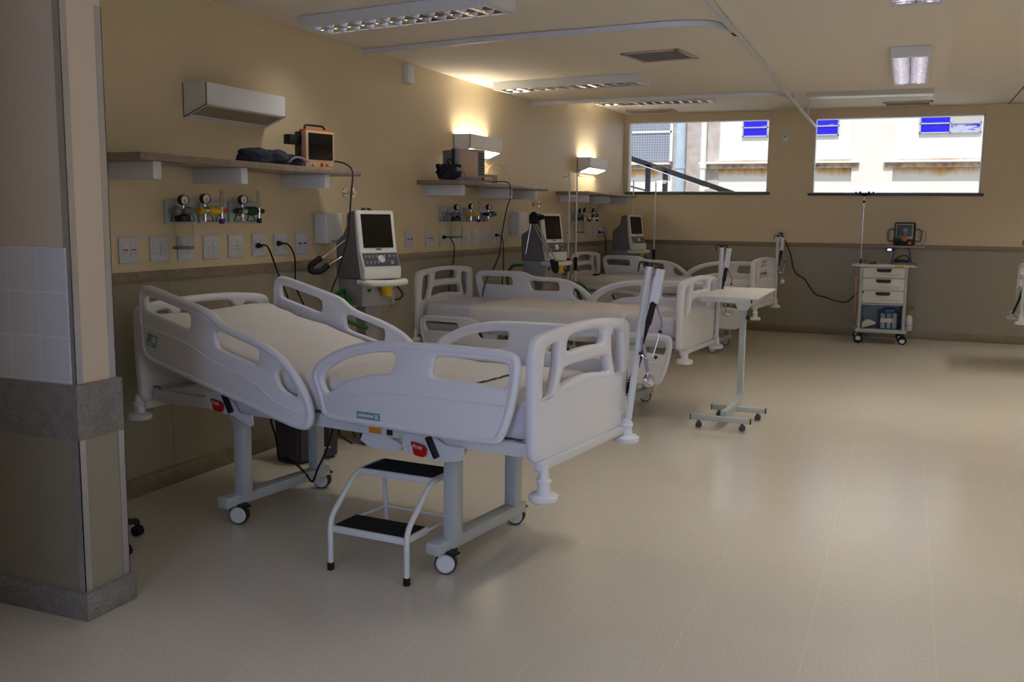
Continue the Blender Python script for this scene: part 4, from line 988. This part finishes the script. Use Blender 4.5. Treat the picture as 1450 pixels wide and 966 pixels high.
ventilator('grey and white ventilator with raised chrome arm behind the middle bed', .56, 9.08, radians(-17), 'high', [[(-.18, -.1, 1.08), (-.2, -.28, 1.08), (-.15, -.42, .98), (-.1, -.45, .85)], [(-.15, .0, .95), (.1, .1, .93), (.3, .2, .90), (.36, .26, .80)], [(-.1, -.05, .92), (.15, .02, .93), (.28, .12, .86), (.3, .2, .75)]])
ventilator('grey and white ventilator behind the farthest bed, beside the window wall', .43, 12.76, radians(-20), '', [])

# ------------------------------------------------------------------ things on the shelves
SZ = 1.8725
t = thing('portable_monitor', 'old portable monitor with orange top and black screen on the nearest shelf', 'monitor', (.26, 5.47, SZ), radians(-16))
q = MB(); q.box((0, -.12, 0), (.05, .12, .245), .008); q.build('front_case', 'beige_plastic', t)
q = MB(); q.box((-.02, -.118, .236), (.048, .118, .25), .004); q.build('top_strip', 'orange_plastic', t)
q = MB(); q.box((-.075, -.114, .005), (.005, .114, .238), .010); q.build('rear_case', 'dark_plastic', t)
q = MB(); q.box((.048, -.10, .055), (.053, .105, .226), .003); q.build('screen', 'screen_black', t)
q = MB(); q.box((-.07, -.205, .150), (-.005, -.11, .212), .004); q.build('side_module', 'dark_plastic', t)
q = MB(); q.tube(fillet([(.0, -.09, .245), (.0, -.085, .278), (.0, .07, .278), (.0, .085, .245)], .02, 5), .007, 8); q.build('handle', 'dark_plastic', t)
q = MB(); q.box((.048, .0, .012), (.055, .018, .036), .002); q.box((.048, .045, .016), (.055, .06, .03), .002); q.mi = 1; q.box((.048, .07, .014), (.054, .105, .034), .002); q.cyl((.048, -.06, .025), (.066, -.06, .025), .012); q.build('front_knobs', ['red_plastic', 'beige_plastic'], t)
t = thing('pressure_cuff', 'dark navy cuff bundle with tangled tubes left of the orange topped monitor', 'cuff bundle', (.22, 4.98, SZ))
def lump(c, sc, seed, m, nm, par, amp=.18):
    bm = bmesh.new(); bmesh.ops.create_icosphere(bm, subdivisions=4, radius=1)
    for v in bm.verts:
        d = 1 + amp * noise.noise(v.co * 1.6 + Vector((seed, 0, 0))) + amp * .5 * noise.noise(v.co * 4 + Vector((0, seed, 0)))
        v.co = Vector((v.co.x * sc[0], v.co.y * sc[1], max(-.6, v.co.z) * sc[2])) * d + Vector(c)
        v.co.z = max(v.co.z, .001)
    q = MB(); q._add(bm); q.build(nm, m, par, angle=180)
lump((.0, -.10, .035), (.10, .13, .062), 3, 'navy_cloth', 'cuff', t)
lump((.03, .06, .035), (.09, .11, .060), 8, 'navy_cloth', 'cuff', t)
lump((.0, .22, .03), (.08, .12, .05), 5, 'navy_cloth', 'cuff', t)
q = MB()
for k in range(7):
    a = k * .9; q.tube(spline([(.07 + .02 * cos(a + i), .02 + .05 * i + .01 * sin(k), .02 + .045 * abs(sin(i * 1.2 + k * .5))) for i in range(6)], 5), .005, 6)
q.build('tubes', 'dark_plastic', t)
q = MB(); q.tube(spline([(.09, .12, .02), (.10, .16, .05), (.11, .22, .055), (.13, .29, .03)], 6), .006, 6); q.build('grey_tubes', 'grey_tube', t)

t = thing('bedside_monitor', 'grey monitor with blank pinkish screen on the middle shelf', 'monitor', (.26, 7.86, SZ), radians(-14))
q = MB(); q.box((0, -.19, 0), (.045, .19, .285), .008); q.build('front_case', 'grey_light', t)
q = MB(); q.box((.043, -.165, .04), (.048, .075, .262), .003); q.build('screen', 'screen_pink', t)
q = MB(); q.box((-.03, -.196, .005), (.002, .196, .28), .006); q.build('blue_band', 'blue_dark', t)
q = MB(); q.box((-.14, -.185, .005), (-.028, .185, .27), .01); q.build('rear_case', 'grey_plastic', t)
q = MB()
for r in range(8):
    for cidx in range(3): q.box((.044, .095 + .027 * cidx, .06 + .026 * r), (.05, .115 + .027 * cidx, .08 + .026 * r), .002)
q.build('keypad', 'panel_grey', t)
q = MB(); q.cyl((.044, .15, .028), (.06, .15, .028), .012); q.build('knob', 'red_plastic', t)
q = MB()
for k in range(4): q.cyl((-.05 - .025 * k, -.185, .05 + .05 * (k % 3)), (-.05 - .025 * k, -.20, .05 + .05 * (k % 3)), .01)
q.build('side_ports', 'dark_plastic', t)
t = thing('cable_bundle', 'black bundle of sensor cables left of the pink screened monitor', 'cable bundle', (.24, 7.28, SZ)); t.location.y = 7.50
lump((.0, -.02, .06), (.08, .09, .08), 13, 'navy_cloth', 'pouch', t, .25)
q = MB()
for k in range(9):
    a0 = k * 1.3; q.tube(spline([(.02 + .08 * cos(a0 + i * .9), -.03 + .09 * sin(a0 + i * 1.1), .02 + .11 * abs(sin(.7 * i + k))) for i in range(7)], 5), .005, 6)
q.tube(spline([(.03, -.03, .10), (.05, -.11, .165), (.05, -.06, .17), (.05, .02, .13)], 6), .007, 6)
q.build('cables', 'black_rubber', t)
q = MB(); q.tube(spline([(.08, .02, .09), (.10, .05, .09), (.12, .08, .06), (.13, .07, .012)], 6), .011, 8); q.sphere((.085, .015, .095), .02); q.build('probe', 'grey_light', t)
t = thing('cream_box', 'small cream box right of the pink screened monitor on the shelf', 'box', (.20, 8.32, SZ), radians(-12)); MB().box((-.07, -.14, 0), (.07, .14, .085), .004).build('case', 'olive_box', t)
q = MB(); q.box((.069, -.09, .03), (.0712, .05, .06)); q.build('label', 'paper', t)
cord('thin_cable', 'thin brown cable arching over the cream box on the shelf', [(.2, 8.42, 1.962), (.2, 8.46, 2.02), (.2, 8.59, 2.065), (.2, 8.80, 2.05), (.2, 8.95, 1.95), (.2, 8.98, 1.878)], .004, m='copper_pipe')

# ------------------------------------------------------------------ step stool
t = thing('step_stool', 'white two step stool with black treads beside the nearest bed', 'step stool', (1.80, 3.515, 0), radians(-4))
# front legs run up from the floor, then slope back to the top step
fr_pts = lambda s: fillet([(s * .2, 0, .02), (s * .2, 0, .235), (s * .2, .20, .405), (s * .2, .42, .405)], .05, 5)
for s in (-1, 1):
    q = MB(); q.tube(fr_pts(s), .0125, 12); q.build('leg', 'enamel_white', t)
    q = MB(); q.cyl((s * .188, .43, .02), (s * .188, .41, .40), .0115, seg=12); q.build('leg', 'enamel_white', t)
    for y, x in ((0, s * .2), (.43, s * .188)): q = MB(); q.cyl((x, y, 0), (x, y, .035), .016, seg=14, bev=.003); q.build('rubber_foot', 'black_rubber', t)
for (y0, y1, z) in ((.0, .185, .205), (.225, .425, .415)):
    q = MB(); q.box((-.195, y0, z - .03), (.195, y1, z), .004); st_ = q.build('step', 'enamel_white', t)
    q = MB(); q.box((-.185, y0 + .012, z), (.185, y1 - .008, z + .004), .0015)
    for k in range(11): q.box((-.18, y0 + .018 + (y1 - y0 - .04) * k / 10, z + .003), (.18, y0 + .024 + (y1 - y0 - .04) * k / 10, z + .0055))
    q.build('tread', 'black_rubber', st_)
q = MB(); q.tube([(-.19, .428, .18), (.19, .428, .18)], .006, 8)
for s in (-1, 1): q.tube([(s * .195, .18, .19), (s * .19, .428, .18)], .006, 8)
q.build('brace', 'enamel_white', t)

# ------------------------------------------------------------------ overbed table
t = thing('overbed_table', 'white overbed table on casters right of the middle bed', 'overbed table', (2.70, 7.4, 0))
q = MB(); q.box((-.22, -.20, .985), (.21, .85, 1.0), .004); q.build('tabletop', 'ivory_plastic', t)
q = MB(); q.box((-.215, -.17, .955), (.16, -.135, .985), .004); q.build('top_rail', 'enamel_white', t)
q = MB(); q.box((.16, -.172, .953), (.166, -.133, .987)); q.build('rail_cap', 'dark_plastic', t)
q = MB(); q.prism([(-.06, .985), (.13, .985), (.07, .86), (.0, .86)], lambda a, b, tt: (a, .30 + tt, b), -.03, .03, .004); q.build('post_bracket', 'enamel_white', t)
P_ = fillet([(.0, -.22, .11), (.02, .18, .11), (.035, .33, .17), (.035, .32, .9)], .16, 8)
q = MB(); q.tube(P_, 0, sq=(.052, .042)); q.build('post', 'enamel_grey', t)
for (x0, x1, y) in ((-.24, .205, -.24), (-.165, .255, .215)):
    q = MB(); q.box((x0, y - .02, .062), (x1, y + .02, .102), .004); b_ = q.build('base_bar', 'enamel_grey', t)
    for x in (x0, x1): q = MB(); q.box((x - .004, y - .021, .061), (x + .004, y + .021, .103), .001); q.build('end_cap', 'dark_plastic', b_)
    for x in (x0 + .06, x1 - .06):
        q = MB(); q.lathe([(.008, -.012), (.024, -.011), (.024, .011), (.008, .012)], c=(x, y + .01, .024), M=Matrix.Rotation(pi / 2 + .3, 4, 'X') , seg=18); q.build('caster', 'panel_grey', t)
        q = MB(); q.box((x - .010, y - .010, .036), (x + .010, y + .012, .064), .004); q.build('caster_fork', 'panel_grey', t)
q = MB(); q.cyl((.06, .30, .80), (.09, .30, .80), .017, seg=12, bev=.004); q.build('height_knob', 'dark_plastic', t)

# ------------------------------------------------------------------ crash cart
t = thing('crash_cart', 'grey drawer cart with open lower shelf against the window wall', 'cart', (3.64, 13.3, 0), radians(4))
cw = .265
q = MB()
for s in (-1, 1): q.box((s * cw - .018, -.24, .19), (s * cw + .018, .22, .98), .006)
q.box((-cw, .20, .19), (cw, .215, .98)); q.box((-cw, -.235, .50), (cw, .21, .52))
q.build('cabinet', 'enamel_grey', t)
q = MB(); q.box((-cw - .045, -.27, .145), (cw + .045, .25, .19), .012); q.build('base_tray', 'enamel_grey', t)
q = MB(); q.box((-cw - .03, -.26, .98), (cw + .03, .25, 1.015), .01); q.build('worktop', 'ivory_plastic', t)
q = MB(); q.box((.12, -.2635, .985), (.23, -.259, 1.008)); q.build('yellow_sticker', 'yellow_label', t)
for k, (z0, z1) in enumerate(((.845, .975), (.685, .84), (.525, .68))):
    q = MB(); q.box((-cw + .018, -.25, z0), (cw - .018, .05, z1), .006); d_ = q.build('drawer', 'ivory_plastic', t)
    q = MB(); q.prism([(-.09, z1 - .012), (.09, z1 - .012), (.088, z1 - .04), (.07, z1 - .055), (-.07, z1 - .055), (-.088, z1 - .04)], lambda a, b, tt: (a, -.252 + tt, b), -.02, .006, .004); q.build('handle', 'dark_plastic', d_)
    q = MB(); q.box((-.04, -.2525, z0 + .03), (.19, -.2495, z0 + .055)); q.build('drawer_label', 'paper', d_)
for s in (-1, 1):
    for y in (-.20, .2):
        q = MB(); x = s * (cw - .0); r = .055
        q.lathe([(.02, -.02), (.048, -.02), (r, -.014), (r, .014), (.048, .02), (.02, .02)], c=(x, y, r), M=Matrix.Rotation(pi / 2 + .25 * s, 4, 'X'), seg=24); o = q.build('caster', 'black_rubber', t)
        q = MB(); q.cyl((x, y - .024, r), (x, y + .024, r), .036, seg=20, bev=.006); q.build('hub', 'ivory_plastic', o)
        q = MB(); q.box((x - .02, y - .02, r + .04), (x + .02, y + .025, .15), .004); q.build('fork', 'dark_plastic', o)
q = MB()
for s in (-1, 1): q.tube(fillet([(s * (cw + .02), -.2, .995), (s * (cw + .11), -.2, .995), (s * (cw + .11), .18, .995), (s * (cw + .02), .18, .995)], .04, 4), .01, 8)
q.build('push_handle', 'ivory_plastic', t)
q = MB(); q.box((-cw - .07, -.22, .40), (-cw - .05, -.205, .86)); q.box((-cw - .06, -.22, .80), (-cw - .0, -.205, .815)); q.box((-cw - .06, -.22, .44), (-cw - .0, -.205, .455)); q.build('side_rod', 'copper_pipe', t)
q = MB(); q.cyl((-cw + .03, -.243, .66), (-cw + .03, -.256, .66), .012); q.build('lock', 'dark_plastic', t)
# contents of the open shelf
b_ = thing('specimen_bin', 'clear plastic bin with blue lid on the cart lower shelf', 'bin', (3.73, 13.22, .192), radians(4))
q = MB(); q.box((-.12, -.13, 0), (.125, .12, .24), .012); q.build('bin_body', 'clear_blue', b_)
q = MB(); q.box((-.05, -.135, .215), (.07, .10, .255), .008); q.build('lid', 'blue_lid', b_)
for x in (-.06, .01, .08): q = MB(); q.cyl((x, -.05, .008), (x, -.05, .20), .03, seg=16); q.build('bottle', 'pvc_white', b_)
q = MB(); q.box((-.09, -.1335, .09), (.05, -.1305, .14)); q.build('label', 'paper', b_)
b_ = thing('folded_cloth', 'pale folded packet lying on the cart lower shelf', 'packet', (3.51, 13.19, .192), radians(4))
q = MB(); q.prism([(-.09, .0), (-.09, .07), (-.04, .115), (.02, .11), (.09, .075), (.05, .05)], lambda a, b, tt: (a, tt, b), -.09, .09, .006); q.build('packet', 'paper', b_)
t = thing('cart_pole', 'slim pole with black multi hook top on the drawer cart', 'pole', (3.365, 13.2, 1.016))
q = MB(); q.cyl((0, 0, .0), (.0, 0, .88), .008, seg=12); q.build('tube', 'chrome', t)
q = MB(); q.cyl((0, 0, 0), (0, 0, .06), .013, seg=12); q.sphere((0, 0, .79), .019); q.build('clamp', 'dark_plastic', t)
q = MB(); q.lathe([(.012, .855), (.06, .872), (.078, .884), (.076, .896), (.02, .905), (.0, .905)], seg=20)
for k in range(6):
    a = k * pi / 3; q.tube(spline([(0.03 * cos(a), .03 * sin(a), .888), (.08 * cos(a), .08 * sin(a), .878), (.108 * cos(a), .108 * sin(a), .892), (.10 * cos(a), .10 * sin(a), .915)], 5), .009, 6)
q.build('hook_crown', 'dark_plastic', t)
t = thing('defibrillator', 'dark defibrillator with grey screen and orange button above the cart', 'defibrillator', (3.87, 13.3, 1.255), radians(-3))
q = MB(); q.box((-.125, -.08, 0), (.125, .08, .295), .025, 3); q.build('case', 'dark_plastic', t)
q = MB(); q.box((-.105, -.086, .085), (.105, -.078, .275), .004); q.build('screen_bezel', 'grey_light', t)
q = MB(); q.box((-.09, -.089, .12), (.09, -.084, .262), .002); q.build('screen', 'screen_grey', t)
q = MB(); q.cyl((.01, -.084, .09), (.01, -.105, .09), .032, seg=18, bev=.006); q.cyl((.07, -.084, .03), (.07, -.1, .03), .018, seg=14); q.build('dial', 'orange_plastic', t)
q = MB(); q.box((-.10, -.092, .085), (-.04, -.085, .112), .003); q.build('keypad', 'green_hose', t)
q = MB(); q.box((-.10, -.10, .005), (.06, -.08, .05), .006); q.build('printer_door', 'black_rubber', t)
for s in (-1, 1):
    q = MB(); q.tube(fillet([(s * .12, -.03, .06), (s * .19, -.03, .05), (s * .205, -.03, .17), (s * .16, -.03, .215), (s * .12, -.03, .19)], .03, 4), .013, 8); pd = q.build('paddle', 'grey_plastic', t)
    q = MB(); q.box((s * .17 - .012, -.06, .09), (s * .17 + .012, -.03, .17), .006); q.build('paddle_button', 'grey_light', pd)
q = MB(); q.tube(spline([(.18, -.02, .2), (.24, 0, .17), (.25, 0, .08), (.2, 0, .0)], 6), .005, 6); q.build('cable', 'grey_tube', t)
t = thing('monitor_stand', 'tray stand carrying the defibrillator on the drawer cart', 'stand', (3.87, 13.3, 1.016))
q = MB(); q.box((-.23, -.11, .215), (.25, .11, .238), .006); q.build('tray', 'grey_light', t)
q = MB(); q.box((-.15, -.10, 0), (.17, .12, .025), .008); q.build('foot', 'grey_plastic', t)
q = MB()
for s in (-1, 1): q.tube([(s * .12 - .02, -.03, .02), (s * .075 - .02, 0, .22)], 0, sq=(.022, .022))
q.build('strut', 'panel_grey', t)
q = MB(); q.box((-.10, -.085, .025), (.07, .08, .06), .012); q.tube(spline([(-.12, -.05, .03), (-.05, -.09, .10), (.04, -.09, .11), (.09, -.06, .04)], 6), .008, 6); q.build('battery_pack', 'dark_plastic', t)
MATS['charge_light'] = emit('charge_light', (.8, .9, 1), 2.2)
q = MB(); q.box((-.215, -.118, .17), (-.11, -.112, .205), .004); q.build('indicator_case', 'blue_dark', t)
q = MB(); q.box((-.19, -.121, .176), (-.145, -.117, .196), .002); q.build('indicator_light', 'charge_light', t)
t = thing('small_bottle', 'little clear bottle on the cart top beside the slim pole', 'bottle', (3.43, 13.12, 1.016)); q = MB(); q.lathe([(.02, 0), (.022, .01), (.022, .055), (.008, .075), (.008, .1), (0, .1)], seg=16); q.build('bottle', 'clear_plastic', t)
t = thing('instrument_tray', 'small dark tray of instruments on the cart top', 'tray', (3.51, 13.12, 1.016)); q = MB(); q.box((-.05, -.03, 0), (.06, .03, .012), .004); q.build('tray', 'grey_plastic', t); q = MB(); q.tube([(-.04, 0, .018), (.03, .01, .018)], .006); q.sphere((.035, .01, .022), .012); q.build('instruments', 'panel_grey', t)
t = thing('suction_bottle', 'small white bottle with valve hung on the right side of the cart', 'bottle', (3.985, 13.47, .15)); q = MB(); q.lathe([(.038, 0), (.046, .012), (.046, .15), (.03, .19), (.018, .205)], seg=20); q.build('bottle', 'pvc_white', t)
q = MB(); q.cyl((0, 0, .20), (0, 0, .25), .02); q.cyl((-.05, 0, .222), (.045, 0, .222), .011); q.build('valve', 'copper_pipe', t); q = MB(); q.sphere((0, .0, .295), .05, (1, 1, .8)); q.build('cap', 'clear_plastic', t)
q = MB(); q.box((-.075, -.012, .06), (-.03, .012, .085), .003); q.lathe([(.047, .062), (.050, .062), (.050, .082), (.047, .082)], seg=20); q.build('holder', 'enamel_grey', t)

# ------------------------------------------------------------------ grey bin below the nearest bed, stray wheel by the partition
t = thing('waste_bin', 'dark grey waste bin on the floor below the nearest bed', 'bin', (.37, 5.16, 0), radians(-20))
q = MB(); q.prism([(-.125, 0), (.125, 0), (.145, .36), (-.145, .36)], lambda a, b, tt: (a, tt, b), -.16, .16, .02, 3); q.build('bin_body', 'bin_grey', t)
q = MB(); q.box((-.15, -.165, .345), (.15, .165, .375), .012); q.build('rim', 'bin_grey', t)
q = MB(); q.box((.125, -.06, .09), (.142, .07, .24), .004); q.mi = 1; q.box((.125, -.065, .08), (.150, .075, .092), .002); q.build('recess', ['black_rubber', 'grey_light'], t)
q = MB(); q.box((-.03, -.176, .0), (.03, -.15, .03), .006); q.build('pedal', 'black_rubber', t)
t = thing('wheeled_stand', 'black casters of a stand half hidden behind the tiled partition', 'stand', (.40, 3.31, 0))
q = MB(); q.cyl((0, 0, .09), (0, 0, 1.0), .012, seg=12); q.build('pole', 'chrome', t)
q = MB()
for k in range(5):
    a = k * 2 * pi / 5 + 1.2; q.tube([(0, 0, .10), (cos(a) * .24, sin(a) * .24, .075)], 0, sq=(.025, .03))
q.build('star_base', 'dark_plastic', t)
for k in range(5):
    a = k * 2 * pi / 5 + 1.2; q = MB(); q.lathe([(.008, -.02), (.026, -.018), (.026, .018), (.008, .02)], c=(cos(a) * .24, sin(a) * .24, .026), M=Matrix.Rotation(pi / 2, 4, 'X'), seg=16); q.cyl((cos(a) * .24, sin(a) * .24, .03), (cos(a) * .24, sin(a) * .24, .075), .012); q.build('caster', 'black_rubber', t)

# ------------------------------------------------------------------ light
wd = bpy.data.worlds.new('World'); S.world = wd; wd.use_nodes = True
bg = wd.node_tree.nodes['Background']; bg.inputs['Color'].default_value = (.80, .90, 1, 1); bg.inputs['Strength'].default_value = 1.0
def light(name, kind, loc, energy, color, rot=None, target=None, size=None, spread=None, angle=None):
    l = bpy.data.lights.new(name, kind); l.energy = energy; l.color = color
    if size: l.shape = 'RECTANGLE'; l.size, l.size_y = size
    if spread: l.spread = spread
    if angle: l.angle = angle
    o = bpy.data.objects.new(name, l); COL.objects.link(o); o.location = loc
    if target: o.rotation_euler = (Vector(target) - Vector(loc)).to_track_quat('-Z', 'Y').to_euler()
    elif rot: o.rotation_euler = rot
    return o
light('sun', 'SUN', (2, 8, 9), 3.5, (1, .975, .945), rot=(radians(32), 0, radians(4)), angle=radians(1))
light('daylight_front_window', 'AREA', ((FW[0] + FW[1]) / 2, YF - .03, 1.75), 76, (.43, .55, 1), target=((FW[0] + FW[1]) / 2, 5, 1.3), size=(FW[1] - FW[0], 1.7))
light('daylight_right_window', 'AREA', (XR + .03, (RW[0] + RW[1]) / 2, 1.75), 22, (.85, .90, 1), target=(0, (RW[0] + RW[1]) / 2 + 2, 1.2), size=(RW[1] - RW[0], 1.5))

# ------------------------------------------------------------------ camera
f_px, pitch, yaw, roll = 1361.47, .1302, .3866, .0114
fwd = Vector((-sin(yaw) * cos(pitch), cos(yaw) * cos(pitch), -sin(pitch))); rt = Vector((cos(yaw), sin(yaw), 0)); up = rt.cross(fwd)
r2 = cos(roll) * rt + sin(roll) * up; u2 = -sin(roll) * rt + cos(roll) * up
cam = bpy.data.cameras.new('camera'); co = bpy.data.objects.new('camera', cam); COL.objects.link(co)
cam.sensor_fit = 'HORIZONTAL'; cam.sensor_width = 36; cam.lens = f_px / 1450 * 36; cam.clip_start = .05; cam.clip_end = 100
Mx = Matrix((( r2.x, u2.x, -fwd.x, 3.9), (r2.y, u2.y, -fwd.y, 0), (r2.z, u2.z, -fwd.z, 1.5834), (0, 0, 0, 1)))
co.matrix_world = Mx
S.camera = co
vs = S.view_settings; vs.view_transform = 'Standard'; vs.look = 'None'; vs.gamma = 1; vs.use_curve_mapping = False; vs.exposure = 0.0
